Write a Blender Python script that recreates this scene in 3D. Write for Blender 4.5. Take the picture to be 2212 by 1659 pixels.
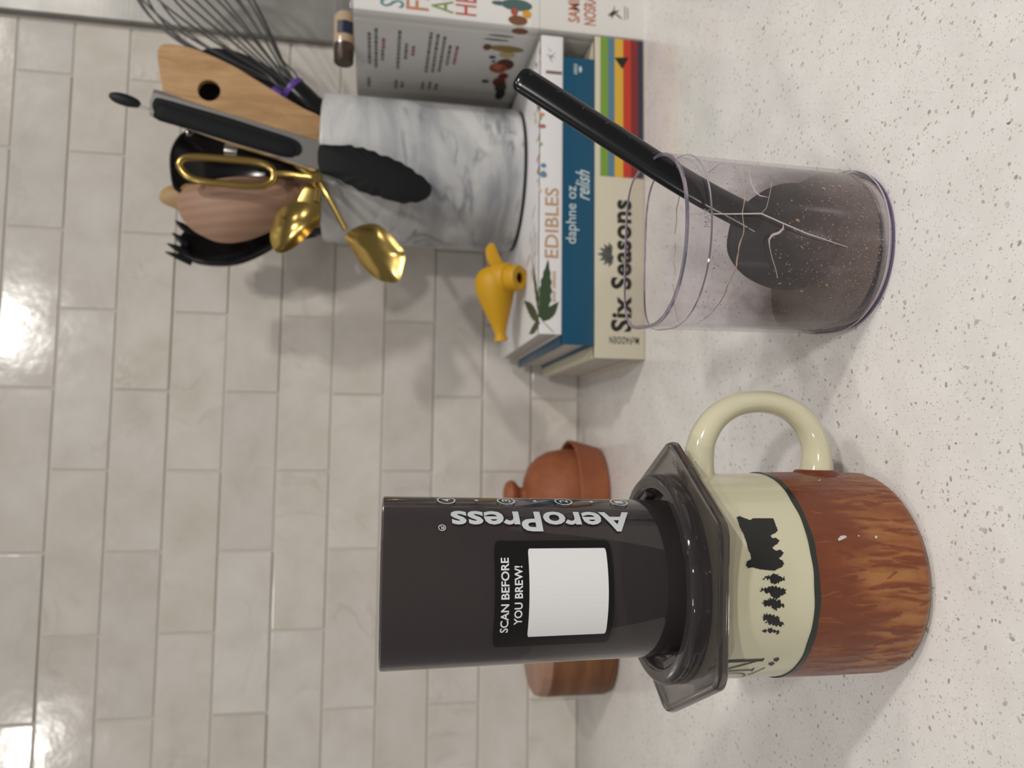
import bpy, bmesh, math, random
from mathutils import Vector, Matrix, noise, geometry
PI=math.pi; S=0.01
for o in list(bpy.data.objects): bpy.data.objects.remove(o,do_unlink=True)
scn=bpy.context.scene; C=scn.collection
R_=random.Random(7)

# ------------------------------------------------------------ camera (phone held sideways)
cam=bpy.data.objects.new('camera',bpy.data.cameras.new('camera')); C.objects.link(cam)
M=[(0.0108, 0.9967, -0.0809), (-0.1768, -0.0777, -0.9812), (-0.9842, 0.025, 0.1754)]
L=(2.826, -79.3832, 21.5592)
cam.matrix_world=Matrix([list(M[0])+[L[0]*S],list(M[1])+[L[1]*S],list(M[2])+[L[2]*S],[0,0,0,1]])
cam.data.sensor_width=36; cam.data.lens=26.6908; cam.data.clip_start=.01
cam.data.dof.use_dof=True; cam.data.dof.focus_distance=.295; cam.data.dof.aperture_fstop=cam.data.lens*.001/.0023
scn.camera=cam
# ------------------------------------------------------------ world, lights, exposure
w=bpy.data.worlds.new('room'); scn.world=w; w.use_nodes=True
w.node_tree.nodes['Background'].inputs[0].default_value=(1.0,.97,.93,1); w.node_tree.nodes['Background'].inputs[1].default_value=.21
scn.view_settings.view_transform='Standard'; scn.view_settings.look='None'; scn.view_settings.exposure=-0.16; scn.view_settings.gamma=1
scn.view_settings.use_curve_mapping=False
def ceiling_can(x,y,z,e,size=14,col=(1,.955,.905)):
    l=bpy.data.lights.new('ceiling_can','AREA'); l.shape='DISK'; l.size=size*S; l.energy=e; l.color=col
    o=bpy.data.objects.new('ceiling_can',l); C.objects.link(o); o.location=(x*S,y*S,z*S)
    return o
ceiling_can(44,-221,155,26)
ceiling_can(-120,-264,155,19)
ceiling_can(130,-165,155,29)
ceiling_can(-45,-98,155,3.5)
ceiling_can(78,-98,155,4.5)

# ------------------------------------------------------------ materials
MATS={}
class NT:
    def __init__(s,m): s.m=m; s.t=m.node_tree; s.n=s.t.nodes; s.l=s.t.links; s.b=s.n['Principled BSDF']
    def a(s,typ,**k):
        n=s.n.new(typ)
        for kk,v in k.items():
            if kk[0]=='_': setattr(n,kk[1:],v)
            else: n.inputs[kk.replace('__',' ')].default_value=v
        return n
    def k(s,o,i): s.l.new(o,i)
def mat(name,col,rough=.5,metal=0,trans=0,ior=1.45,spec=None,coat=0):
    m=bpy.data.materials.new(name); m.use_nodes=True; t=NT(m); b=t.b
    b.inputs['Base Color'].default_value=(*col,1); b.inputs['Roughness'].default_value=rough; b.inputs['Metallic'].default_value=metal
    b.inputs['Transmission Weight'].default_value=trans; b.inputs['IOR'].default_value=ior
    if spec is not None: b.inputs['Specular IOR Level'].default_value=spec
    if coat: b.inputs['Coat Weight'].default_value=coat; b.inputs['Coat Roughness'].default_value=.08
    MATS[name]=m; return m
def ramp(t,fac,stops,interp='LINEAR'):
    r=t.a('ShaderNodeValToRGB'); e=r.color_ramp.elements; r.color_ramp.interpolation=interp
    while len(e)<len(stops): e.new(.5)
    for el,(p,c) in zip(e,stops): el.position=p; el.color=(*c,1) if len(c)==3 else c
    t.k(fac,r.inputs[0]); return r
def coords(t,scale=(1,1,1),rot=(0,0,0),kind='Object'):
    tc=t.a('ShaderNodeTexCoord'); mp=t.a('ShaderNodeMapping'); mp.inputs['Scale'].default_value=scale; mp.inputs['Rotation'].default_value=rot
    t.k(tc.outputs[kind],mp.inputs[0]); return mp.outputs[0]
def noise_(t,vec,scale,detail=4,rough=.55,dist=0):
    n=t.a('ShaderNodeTexNoise',Scale=scale,Detail=detail,Roughness=rough,Distortion=dist); t.k(vec,n.inputs['Vector']); return n.outputs['Fac']
def mixc(t,fac,a,b,mode='MIX'):
    m=t.a('ShaderNodeMix',_data_type='RGBA',_blend_type=mode)
    for s,v in ((m.inputs[0],fac),(m.inputs[6],a),(m.inputs[7],b)):
        if hasattr(v,'is_linked'): t.k(v,s)
        elif isinstance(v,(int,float)): s.default_value=v
        else: s.default_value=(*v,1)
    return m.outputs[2]
def math_(t,op,a,b=None,clamp=False):
    m=t.a('ShaderNodeMath',_operation=op,_use_clamp=clamp)
    for s,v in zip(m.inputs,(a,b)):
        if v is None: continue
        if hasattr(v,'is_linked'): t.k(v,s)
        else: s.default_value=v
    return m.outputs[0]
def bump(t,h,strength=.3,dist=.001):
    b=t.a('ShaderNodeBump',Strength=strength,Distance=dist); t.k(h,b.inputs['Height']); t.k(b.outputs[0],t.b.inputs['Normal'])

# white speckled quartz
m=mat('speckled_quartz',(.7,.68,.65),.16); t=NT(m)
v=coords(t,(100,100,100))
base=ramp(t,noise_(t,v,.35,5,.6),[(.3,(.70,.68,.655)),(.7,(.775,.758,.735))]).outputs[0]
def chips(v,scale,thr,frac,col,prev,soft=.03):
    d=t.a('ShaderNodeTexNoise',Scale=scale*1.6,Detail=1.0); t.k(v,d.inputs['Vector'])
    ad=t.a('ShaderNodeVectorMath',_operation='MULTIPLY_ADD'); t.k(d.outputs['Color'],ad.inputs[0]); ad.inputs[1].default_value=(.55/scale,)*3; t.k(v,ad.inputs[2])
    vo=t.a('ShaderNodeTexVoronoi',Scale=scale); t.k(ad.outputs[0],vo.inputs['Vector'])
    sp=t.a('ShaderNodeSeparateColor'); t.k(vo.outputs['Color'],sp.inputs[0])
    r=ramp(t,vo.outputs['Distance'],[(thr-soft,(1,1,1)),(thr+soft,(0,0,0))])
    sel=math_(t,'LESS_THAN',sp.outputs[0],frac)
    mul=math_(t,'MULTIPLY',r.outputs[0],sel)
    amt=math_(t,'MULTIPLY',mul,math_(t,'MULTIPLY_ADD',sp.outputs[1],.6))
    amt.node.inputs[1].default_value=.6
    return mixc(t,amt,prev,col)
base=chips(v,9.0,.30,.34,(.52,.47,.41),base)
base=chips(v,6.0,.24,.22,(.84,.82,.79),base)
base=chips(v,3.2,.23,.34,(.42,.375,.325),base)
base=chips(v,1.7,.155,.42,(.36,.33,.29),base,.02)
base=chips(v,1.3,.12,.35,(.50,.47,.43),base,.02)
base=chips(v,.9,.065,.35,(.22,.20,.18),base,.01)
t.k(base,t.b.inputs['Base Color'])
t.k(ramp(t,noise_(t,v,12,2),[(.3,(.14,)*3),(.7,(.24,)*3)]).outputs[0],t.b.inputs['Roughness'])
# marble wall tile
def tile_mat(name,c1,c2,c3):
    m=mat(name,c1,.3); t=NT(m)
    tc=t.a('ShaderNodeTexCoord'); oi=t.a('ShaderNodeObjectInfo')
    ad=t.a('ShaderNodeVectorMath',_operation='MULTIPLY_ADD'); 
    cb=t.a('ShaderNodeCombineXYZ'); t.k(oi.outputs['Random'],cb.inputs[0]); t.k(oi.outputs['Random'],cb.inputs[1]); t.k(oi.outputs['Random'],cb.inputs[2])
    t.k(cb.outputs[0],ad.inputs[0]); ad.inputs[1].default_value=(9,31,17); t.k(tc.outputs['Object'],ad.inputs[2])
    v=ad.outputs[0]
    n1=noise_(t,v,22,6,.6,.3)
    col=ramp(t,n1,[(.32,c2),(.52,c1),(.72,c3)]).outputs[0]
    # veins
    vn=noise_(t,v,9,5,.55,1.2)
    vv=math_(t,'ABSOLUTE',math_(t,'SUBTRACT',vn,.5))
    vr=ramp(t,vv,[(.0,(1,1,1)),(.018,(0,0,0))]).outputs[0]
    vm=math_(t,'MULTIPLY',vr,ramp(t,noise_(t,v,14,2),[(.5,(0,0,0)),(.75,(.4,)*3)]).outputs[0])
    col=mixc(t,vm,col,(.37,.32,.26))
    hs=t.a('ShaderNodeHueSaturation'); t.k(col,hs.inputs['Color'])
    wn=t.a('ShaderNodeTexWhiteNoise',_noise_dimensions='1D'); t.k(oi.outputs['Random'],wn.inputs['W'])
    mr=t.a('ShaderNodeMapRange'); mr.inputs[3].default_value=.95; mr.inputs[4].default_value=1.04; t.k(wn.outputs['Value'],mr.inputs[0]); t.k(mr.outputs[0],hs.inputs['Value'])
    mr2=t.a('ShaderNodeMapRange'); mr2.inputs[3].default_value=.8; mr2.inputs[4].default_value=1.1; t.k(oi.outputs['Random'],mr2.inputs[0]); t.k(mr2.outputs[0],hs.inputs['Saturation'])
    t.k(hs.outputs[0],t.b.inputs['Base Color'])
    t.k(ramp(t,noise_(t,v,40,3),[(.3,(.09,)*3),(.7,(.17,)*3)]).outputs[0],t.b.inputs['Roughness'])
    bump(t,noise_(t,v,30,3),.25,.0012)
    return m
M_tile=tile_mat('crema_marble_tile',(.615,.580,.530),(.56,.520,.465),(.655,.625,.582))
m=M_grout=mat('pale_grout',(.56,.525,.47),.85)
# steel trim
m=M_panel=mat('brushed_grey_panel',(.42,.41,.385),.38,.55); t=NT(m)
v=coords(t,(3,3,120)); bump(t,noise_(t,v,6,3),.12,.0006)
t.k(ramp(t,noise_(t,coords(t,(6,6,6)),3,3),[(.3,(.25,.245,.23)),(.7,(.36,.35,.33))]).outputs[0],t.b.inputs['Base Color'])
# crock marble
m=M_crock=mat('grey_veined_marble',(.6,.6,.6),.34); t=NT(m)
v=coords(t,(100,100,100))
vr=coords(t,(80,80,210),(.25,.5,.2))
n1=noise_(t,vr,.085,5,.5,1.0)
col=ramp(t,n1,[(.34,(.24,.25,.27)),(.46,(.42,.43,.44)),(.58,(.585,.585,.58)),(.8,(.64,.635,.63))]).outputs[0]
vn=noise_(t,vr,.06,5,.55,2.0)
vv=math_(t,'ABSOLUTE',math_(t,'SUBTRACT',vn,.5))
vr2=ramp(t,vv,[(.0,(.9,)*3),(.04,(0,0,0))]).outputs[0]
vm=math_(t,'MULTIPLY',vr2,ramp(t,noise_(t,v,.3,2),[(.4,(0,0,0)),(.65,(1,)*3)]).outputs[0])
t.k(mixc(t,vm,col,(.17,.185,.21)),t.b.inputs['Base Color'])
# mug
M_cream=mat('cream_glaze',(.60,.57,.405),.12,coat=.3)
M_bark=mat('carved_brown_glaze',(.25,.06,.02),.26); t=NT(M_bark)
at=t.a('ShaderNodeAttribute',_attribute_name='glaze')
n=noise_(t,coords(t,(400,400,160)),1.2,4,.6)
f=math_(t,'ADD',at.outputs['Fac'],math_(t,'MULTIPLY',math_(t,'SUBTRACT',n,.5),.30))
t.k(ramp(t,f,[(.24,(.140,.032,.011)),(.46,(.180,.045,.015)),(.62,(.255,.085,.026)),(.82,(.34,.145,.048))]).outputs[0],t.b.inputs['Base Color'])
bump(t,n,.3,.0008)
M_ink=mat('black_ink',(.012,.013,.012),.22)
M_greenblack=mat('black_green_line',(.018,.025,.02),.2)
M_chip=mat('pale_chip',(.55,.52,.50),.6)
# press
M_press=mat('smoky_clear_plastic',(.195,.172,.175),.035,0,.86,1.45)
M_pressf=mat('smoky_flange_plastic',(.27,.25,.245),.04,0,.90,1.45)
M_white_ink=mat('white_ink',(.62,.66,.69),.45)
M_label=mat('black_sticker',(.008,.008,.008),.22)
M_sticker_white=mat('white_sticker',(.80,.80,.81),.4)
# bin
M_taupe0=mat('frosted_lettering',(.28,.25,.25),.5)
M_clear=mat('clear_violet_plastic',(.965,.955,.965),.015,0,1,1.2,spec=.9)
t=NT(M_clear); t.n.remove(t.b); tb=t.a('ShaderNodeBsdfTransparent'); tb.inputs[0].default_value=(.955,.94,.955,1)
gb=t.a('ShaderNodeBsdfGlossy'); gb.inputs['Roughness'].default_value=.04; lw=t.a('ShaderNodeLayerWeight',Blend=.5); fr=math_(t,'ADD',math_(t,'MULTIPLY',math_(t,'POWER',lw.outputs['Facing'],4.0),.5),.03); mx=t.a('ShaderNodeMixShader'); t.k(fr,mx.inputs[0]); t.k(tb.outputs[0],mx.inputs[1]); t.k(gb.outputs[0],mx.inputs[2])
t.k(mx.outputs[0],[n for n in t.n if n.type=='OUTPUT_MATERIAL'][0].inputs[0])
M_rim=mat('violet_rim_plastic',(.62,.56,.66),.05,0,.85,1.45)
M_base=mat('violet_base_plastic',(.17,.13,.30),.08,0,.4,1.45)
M_liquid=mat('brown_coffee_dregs',(.085,.057,.045),.25,0,0); t=NT(M_liquid)
v=coords(t,(100,100,100))
t.k(ramp(t,noise_(t,v,1.1,5,.6,.6),[(.3,(.055,.038,.032)),(.7,(.105,.072,.055))]).outputs[0],t.b.inputs['Base Color'])
M_grain=mat('coffee_grain',(.36,.24,.14),.6); M_grain2=mat('dark_coffee_grain',(.13,.08,.045),.6)
M_crack=mat('crazed_plastic_white',(.44,.38,.39),.35)
M_stain=mat('tan_residue_line',(.48,.38,.28),.6)
M_black=mat('black_plastic',(.006,.006,.007),.2)
M_blackm=mat('matt_black_nylon',(.010,.010,.012),.5,spec=.25)
M_grip=mat('dark_soft_grip',(.009,.010,.011),.55,spec=.15)
M_steel=mat('stainless_steel',(.62,.60,.58),.22,1)
M_wire=mat('grey_coated_wire',(.085,.085,.085),.38,.35)
M_gold=mat('polished_gold_metal',(.44,.31,.10),.22,1)
M_purple=mat('purple_silicone',(.11,.05,.30),.35)
def wood(name,c1,c2,scale,rot=(0,0,0),bands=1.2):
    m=mat(name,c1,.5); t=NT(m); v=coords(t,scale,rot)
    n=noise_(t,v,1,5,.6,bands)
    t.k(ramp(t,n,[(.3,c2),(.62,c1)]).outputs[0],t.b.inputs['Base Color']); bump(t,n,.08,.0005); return m
M_wood=wood('golden_maple_wood',(.50,.31,.145),(.36,.195,.08),(90,90,14),(0,.4,0))
M_wood_pink=mat('pinkish_beech_wood',(.36,.22,.155),.55); t=NT(M_wood_pink)
v0=coords(t,(100,30,32)); sv=t.a('ShaderNodeVectorMath',_operation='SUBTRACT'); t.k(v0,sv.inputs[0]); sv.inputs[1].default_value=(.6,0,9.2); v=sv.outputs[0]; wv=t.a('ShaderNodeTexWave',_wave_type='RINGS',_rings_direction='Y',Scale=.42,Distortion=1.6,Detail=2.0,**{'Detail__Scale':.8}); t.k(v,wv.inputs['Vector'])
t.k(ramp(t,wv.outputs['Fac'],[(.2,(.345,.205,.14)),(.85,(.305,.178,.118))]).outputs[0],t.b.inputs['Base Color'])
M_wood_tan=wood('tan_wood',(.42,.275,.13),(.34,.21,.09),(60,60,10))
M_acacia=wood('dark_acacia_wood',(.20,.082,.03),(.085,.03,.011),(9,9,75),(0,0,0),.9)
M_acacia_top=wood('pale_acacia_top',(.34,.195,.14),(.28,.155,.105),(20,80,20))
M_terra=mat('terracotta',(.30,.09,.035),.62); t=NT(M_terra)
t.k(ramp(t,noise_(t,coords(t,(60,60,60)),1,4),[(.3,(.235,.066,.024)),(.7,(.31,.10,.040))]).outputs[0],t.b.inputs['Base Color'])
M_yellow=mat('yellow_rubber',(.56,.30,.005),.48)
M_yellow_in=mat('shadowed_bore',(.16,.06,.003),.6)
# books
M_cream_cloth=mat('cream_book_cloth',(.56,.52,.405),.7)
M_teal=mat('teal_book_cover',(.004,.068,.135),.34)
M_teal2=mat('dusty_blue_cover_board',(.045,.13,.23),.5)
M_whitebook=mat('white_book_cover',(.70,.69,.70),.35)
M_whitebook2=mat('white_book_jacket',(.71,.70,.68),.38)
M_band=mat('off_white_book_board',(.66,.65,.62),.5)
def pages(name,axis):
    m=mat(name,(.62,.59,.54),.8); t=NT(m); sc=[8,8,8]; sc[axis]=1500
    t.k(ramp(t,noise_(t,coords(t,tuple(sc)),1,2),[(.35,(.42,.39,.345)),(.65,(.60,.57,.52))]).outputs[0],t.b.inputs['Base Color']); return m
M_pages=pages('page_edges',2); M_pages_v=pages('upright_page_edges',0)
def flat(name,c,r=.5): return MATS.get(name) or mat(name,c,r)

# ------------------------------------------------------------ object helpers (input in cm)
def thing(name,label,cat,loc,group=None):
    o=bpy.data.objects.new(name,None); C.objects.link(o); o.location=Vector(loc)*S; o.empty_display_size=.02
    o['label']=label; o['category']=cat
    if group: o['group']=group
    return o
def origin(p):
    l=Vector((0,0,0))
    while p is not None: l+=p.location; p=p.parent
    return l
def link(name,me,parent=None):
    o=bpy.data.objects.new(name,me); C.objects.link(o)
    if parent is not None:
        o.parent=parent; off=origin(parent); me.transform(Matrix.Translation(-off))
    return o
def obj(name,geo,m,parent=None,smooth=True,angle=40):
    me=bpy.data.meshes.new(name)
    if isinstance(geo,bmesh.types.BMesh):
        geo.to_mesh(me); geo.free(); me.transform(Matrix.Scale(S,4))
    else:
        me.from_pydata([Vector(v)*S for v in geo[0]],[],geo[1])
    me.materials.append(m)
    bm=bmesh.new(); bm.from_mesh(me); bmesh.ops.recalc_face_normals(bm,faces=bm.faces)
    if smooth:
        for f in bm.faces: f.smooth=True
        for e in bm.edges:
            if len(e.link_faces)==2 and e.calc_face_angle(0)>math.radians(angle): e.smooth=False
    bm.to_mesh(me); bm.free()
    return link(name,me,parent)
def box(x0,x1,y0,y1,z0,z1,bev=0,seg=2,rotz=0,center=None):
    bm=bmesh.new(); bmesh.ops.create_cube(bm,size=1)
    for v in bm.verts: v.co=Vector(((x0+x1)/2+v.co.x*(x1-x0),(y0+y1)/2+v.co.y*(y1-y0),(z0+z1)/2+v.co.z*(z1-z0)))
    if bev: bmesh.ops.bevel(bm,geom=bm.edges[:],offset=bev,segments=seg,affect='EDGES',profile=.5)
    if rotz:
        c=Vector(center or ((x0+x1)/2,(y0+y1)/2,0)); bmesh.ops.rotate(bm,cent=c,matrix=Matrix.Rotation(rotz,3,'Z'),verts=bm.verts)
    return bm
def lathe(cx,cy,prof,n=96,closed=False,axis=None,org=None):
    """revolve (r,z) profile; with axis/org the profile runs along that axis"""
    V=[];F=[];m=len(prof)
    if axis is not None:
        a=Vector(axis).normalized(); u=a.orthogonal().normalized(); w=a.cross(u); og=Vector(org)
    idx=[]
    for (r,z) in prof:
        row=[]
        if r<1e-6:
            V.append(tuple(og+a*z) if axis is not None else (cx,cy,z)); row=[len(V)-1]*n
        else:
            for k in range(n):
                t=2*PI*k/n
                if axis is not None: V.append(tuple(og+a*z+(u*math.cos(t)+w*math.sin(t))*r))
                else: V.append((cx+r*math.cos(t),cy+r*math.sin(t),z))
                row.append(len(V)-1)
        idx.append(row)
    for i in range(m if closed else m-1):
        A=idx[i];B=idx[(i+1)%m]
        for k in range(n):
            q=[A[k],A[(k+1)%n],B[(k+1)%n],B[k]]; qq=[]
            for x in q:
                if x not in qq: qq.append(x)
            if len(qq)>2: F.append(qq)
    return V,F
def arcp(cx,cz,r,a0,a1,n=6): return [(cx+r*math.cos(math.radians(a0+(a1-a0)*i/n)),cz+r*math.sin(math.radians(a0+(a1-a0)*i/n))) for i in range(n+1)]
def tube(path,rad,n=16,closed=False,flat=None,up=(0,1,0),caps=True):
    """tube through 3D points; rad number or list; flat = thickness ratio across 'up'"""
    P=[Vector(p) for p in path]; m=len(P); V=[];F=[]
    prev=Vector(up)
    for i,p in enumerate(P):
        if closed: d=P[(i+1)%m]-P[i-1]
        else: d=P[min(i+1,m-1)]-P[max(i-1,0)]
        d.normalize()
        b=prev-d*prev.dot(d); b.normalize(); prev=b; a=d.cross(b)
        r=rad[i] if isinstance(rad,(list,tuple)) else rad
        fb=flat if flat else 1
        for k in range(n):
            t=2*PI*k/n; V.append(tuple(p+a*r*math.cos(t)+b*r*fb*math.sin(t)))
    for i in range(m if closed else m-1):
        j=(i+1)%m
        for k in range(n): F.append([i*n+k,i*n+(k+1)%n,j*n+(k+1)%n,j*n+k])
    if not closed and caps:
        F.append(list(range(n))[::-1]); F.append([(m-1)*n+k for k in range(n)])
    return V,F
def smoothpath(pts,n=8,closed=False):
    P=[Vector(p) for p in pts]; m=len(P); out=[]
    rng=range(m if closed else m-1)
    for i in rng:
        p0=P[i-1] if (closed or i>0) else P[i]; p1=P[i]; p2=P[(i+1)%m]; p3=P[(i+2)%m] if (closed or i+2<m) else P[(i+1)%m]
        for k in range(n):
            t=k/n; out.append(.5*((2*p1)+(p2-p0)*t+(2*p0-5*p1+4*p2-p3)*t*t+(-p0+3*p1-3*p2+p3)*t**3))
    if not closed: out.append(P[-1])
    return out
def join(*gs):
    V=[];F=[]
    for v,f in gs:
        o=len(V); V+=list(v); F+=[[i+o for i in ff] for ff in f]
    return V,F
def blade(outline,mapf,front,back,rings=8,sm=4,center=None):
    """solid from a closed 2D outline (a,b): front/back(k) give offsets, k=0 centre .. 1 rim; mapf(a,b,off)->xyz"""
    pts=[(p.x,p.y) for p in smoothpath([(a,b,0) for a,b in outline],sm,True)] if sm>1 else list(outline)
    n=len(pts); c=center or (sum(p[0] for p in pts)/n,sum(p[1] for p in pts)/n)
    V=[];F=[]
    def side(f):
        st=[]
        for i in range(rings,0,-1):
            k=i/rings; st.append(len(V))
            for (a,b) in pts: V.append(tuple(mapf(c[0]+(a-c[0])*k,c[1]+(b-c[1])*k,f(k))))
        V.append(tuple(mapf(c[0],c[1],f(0)))); ce=len(V)-1
        for i in range(rings-1):
            for j in range(n): F.append([st[i]+j,st[i]+(j+1)%n,st[i+1]+(j+1)%n,st[i+1]+j])
        for j in range(n): F.append([st[-1]+j,st[-1]+(j+1)%n,ce])
        return st[0]
    a=side(front); b=side(back)
    for j in range(n): F.append([a+j,a+(j+1)%n,b+(j+1)%n,b+j])
    return V,F
def plane_map(y0,z0=0,k=0): return lambda a,b,off:(a,y0+k*(b-z0)+off,b)
def slab_tri(poly,holes=()):
    """triangulate polygon with holes -> (pts2d, tris)"""
    loops=[[Vector((a,b,0)) for a,b in poly]]+[[Vector((a,b,0)) for a,b in h] for h in holes]
    tr=geometry.tessellate_polygon(loops); return [(v.x,v.y) for l in loops for v in l],[list(t) for t in tr],[len(l) for l in loops]
def plate(poly,mapf,t0,t1,holes=(),sm=1):
    if sm>1: poly=[(p.x,p.y) for p in smoothpath([(a,b,0) for a,b in poly],sm,True)]
    pts,tr,ls=slab_tri(poly,holes); n=len(pts)
    V=[tuple(mapf(a,b,t0)) for a,b in pts]+[tuple(mapf(a,b,t1)) for a,b in pts]
    F=[t for t in tr]+[[i+n for i in t[::-1]] for t in tr]; s=0
    for l in ls:
        for i in range(l):
            a=s+i;b=s+(i+1)%l; F.append([a,b,b+n,a+n])
        s+=l
    return V,F
def print2d(polys,mapf,cuts=(),thick=.012):
    """flat print: 2D polygons (u,v), sliced at u=cut / v=cut steps so that they can wrap, mapped to (u,v,off)"""
    bm=bmesh.new()
    for p in polys:
        pts,tr,_=slab_tri(p)
        vs=[bm.verts.new((a,b,0)) for a,b in pts]
        for t in tr:
            try: bm.faces.new([vs[i] for i in t])
            except ValueError: pass
    return wrapbm(bm,mapf,cuts)
def wrapbm(bm,mapf,cuts):
    for ax,val in cuts:
        bmesh.ops.bisect_plane(bm,geom=bm.verts[:]+bm.edges[:]+bm.faces[:],plane_co=(val,0,0) if ax=='u' else (0,val,0),plane_no=(1,0,0) if ax=='u' else (0,1,0))
    for v in bm.verts: v.co=Vector(mapf(v.co.x,v.co.y,.012))
    return bm
def textbm(s,size,bold=0,shear=0,spacing=1,align='LEFT'):
    cu=bpy.data.curves.new('t','FONT'); cu.body=s; cu.size=1; cu.offset=bold; cu.shear=shear; cu.space_character=spacing; cu.align_x=align; cu.resolution_u=3
    o=bpy.data.objects.new('t',cu); C.objects.link(o); bpy.context.view_layer.update()
    me=bpy.data.meshes.new_from_object(o.evaluated_get(bpy.context.evaluated_depsgraph_get()))
    bpy.data.objects.remove(o); bm=bmesh.new(); bm.from_mesh(me); bpy.data.meshes.remove(me); bpy.data.curves.remove(cu)
    return bm
def fit_text(s,u0,u1,v0,v1,mapf,cuts=(),bold=.02,shear=0,rot=0,spacing=1,flip=False):
    """text stretched to the box; rot=90 reads upward"""
    bm=textbm(s,1,bold,shear,spacing)
    xs=[v.co.x for v in bm.verts]; ys=[v.co.y for v in bm.verts]; a,b,c,d=min(xs),max(xs),min(ys),max(ys)
    for v in bm.verts:
        p=(v.co.x-a)/(b-a); q=(v.co.y-c)/(d-c)
        if rot==90: p,q=1-q,p
        if rot==180: p,q=1-p,1-q
        v.co.x=u0+(u1-u0)*p; v.co.y=v0+(v1-v0)*q
    return wrapbm(bm,mapf,cuts)
def rrect(u0,u1,v0,v1,r,n=5):
    out=[]
    for cx,cy,a in ((u1-r,v1-r,0),(u0+r,v1-r,90),(u0+r,v0+r,180),(u1-r,v0+r,270)):
        for i in range(n+1):
            t=math.radians(a+90*i/n); out.append((cx+r*math.cos(t),cy+r*math.sin(t)))
    return out
def circ(cx,cy,r,n=24,ry=None): return [(cx+r*math.cos(2*PI*i/n),cy+(ry or r)*math.sin(2*PI*i/n)) for i in range(n)]
def steps(ax,a,b,n): return [(ax,a+(b-a)*i/n) for i in range(1,n)]

# ============================================================ THE ROOM
wall=obj('wall_back',box(-66,60,.13,4,-6,82),M_grout,None,False); wall['kind']='structure'
TL=15.618; TH=5.2; G=.23; XR=44.55
tile_meshes={}
def tile(x0,x1,z0):
    wdt=round(x1-x0,2)
    if wdt not in tile_meshes:
        me=bpy.data.meshes.new('tile'); bm=box(-wdt/2,wdt/2,0,.7,-(TH-G)/2,(TH-G)/2,.07,2)
        bm.to_mesh(me); bm.free(); me.transform(Matrix.Scale(S,4)); me.materials.append(M_tile)
        for p in me.polygons: p.use_smooth=False
        tile_meshes[wdt]=me
    o=bpy.data.objects.new('tile',tile_meshes[wdt]); C.objects.link(o); o.parent=wall
    o.location=((x0+x1)/2*S,R_.uniform(-.05,.04)*S,(z0+TH/2)*S)
    o.rotation_euler=(R_.uniform(-.004,.004),0,R_.uniform(-.0025,.0025))
for r in range(15):
    off=.5 if r%2==0 else 0
    k=-4
    while (k+off)*TL<XR:
        a=(k+off)*TL+G/2; b=min((k+1+off)*TL-G/2,XR)
        if b-a>1: tile(a,b,r*TH+.05)
        k+=1
tr=obj('trim_1',box(44.72,75,-1.0,.13,-.0,82,.15,2),M_panel); tr['kind']='structure'
ct=obj('countertop',box(-75,85,-66,.13,-4,0,.35,3),MATS['speckled_quartz']); 
ct['label']='white quartz countertop with fine grey specks running under everything'; ct['category']='countertop'

# ============================================================ MUG
MX,MY,MR=-2.45,-48.7,4.2
mug=thing('mug','mug with cream glaze above, carved brown glaze below and black tree print','mug',(MX,MY,0))
prof=[(0,.25),(3.0,.25),(3.2,.02),(3.55,.02)]+arcp(3.52,.60,.54,-90,0,6)+[(MR-.14,1.2),(MR-.14,4.9),(MR,5.02),(MR,5.2),(MR-.02,8.6)]+arcp(MR-.2,9.12,.18,0,180,6)+[(MR-.38,8.6),(MR-.40,1.0),(3.2,.7),(0,.62)]
obj('body',lathe(MX,MY,prof,128),M_cream,mug)
# carved lower zone (open band with real relief)
n=720; rows=110; V=[];F=[]
Z0,Z1=.10,5.08
fld=[[0.0]*n for _ in range(rows+1)]
for j in range(rows+1):
    z=Z0+(Z1-Z0)*j/rows
    for i in range(n):
        a=2*PI*i/n; x=MR*math.cos(a); y=MR*math.sin(a)
        w_=noise.noise(Vector((x*.45,y*.45,z*.5)))
        low=max(0,min(1,(3.9+w_*1.6-z)/1.6)); low*=.45+.55*max(0,math.sin(math.atan2(-y,x)))
        s1=noise.noise(Vector((x*4.2+w_,y*4.2,z*.45)))
        fld[j][i]=.36+.34*low+.16*s1*(.5+low)
rs=random.Random(12)
def carve(th,z,L_,w,amt):
    ph=rs.uniform(0,6); wob=rs.uniform(.04,.12); steps_=int(L_/.022)
    for k in range(steps_+1):
        t_=k/steps_; zc=z+L_*(t_-.5); tc=th+(wob*math.sin(ph+t_*3.2))/MR; ww=w*(math.sin(PI*min(1,max(.06,t_)))**.5)
        j=round((zc-Z0)/(Z1-Z0)*rows)
        if j<0 or j>rows: continue
        hi=int(ww/MR/(2*PI)*n)+1; ic=tc/(2*PI)*n
        for i in range(int(ic)-hi,int(ic)+hi+1):
            dd=abs((i-ic)*2*PI/n*MR)/ww
            if dd<1:
                q=1-dd*dd; c=fld[j][i%n]; fld[j][i%n]=c+(amt-c)*min(1,q*.34)
for k in range(250): carve(rs.uniform(0,2*PI),rs.uniform(.2,3.9),rs.uniform(.5,2.2),rs.uniform(.07,.17),rs.uniform(.22,.36))
for k in range(130): carve(rs.uniform(0,2*PI),rs.uniform(.4,4.9),rs.uniform(.3,1.5),rs.uniform(.03,.055),rs.uniform(.62,.85))
cols=[]
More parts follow.
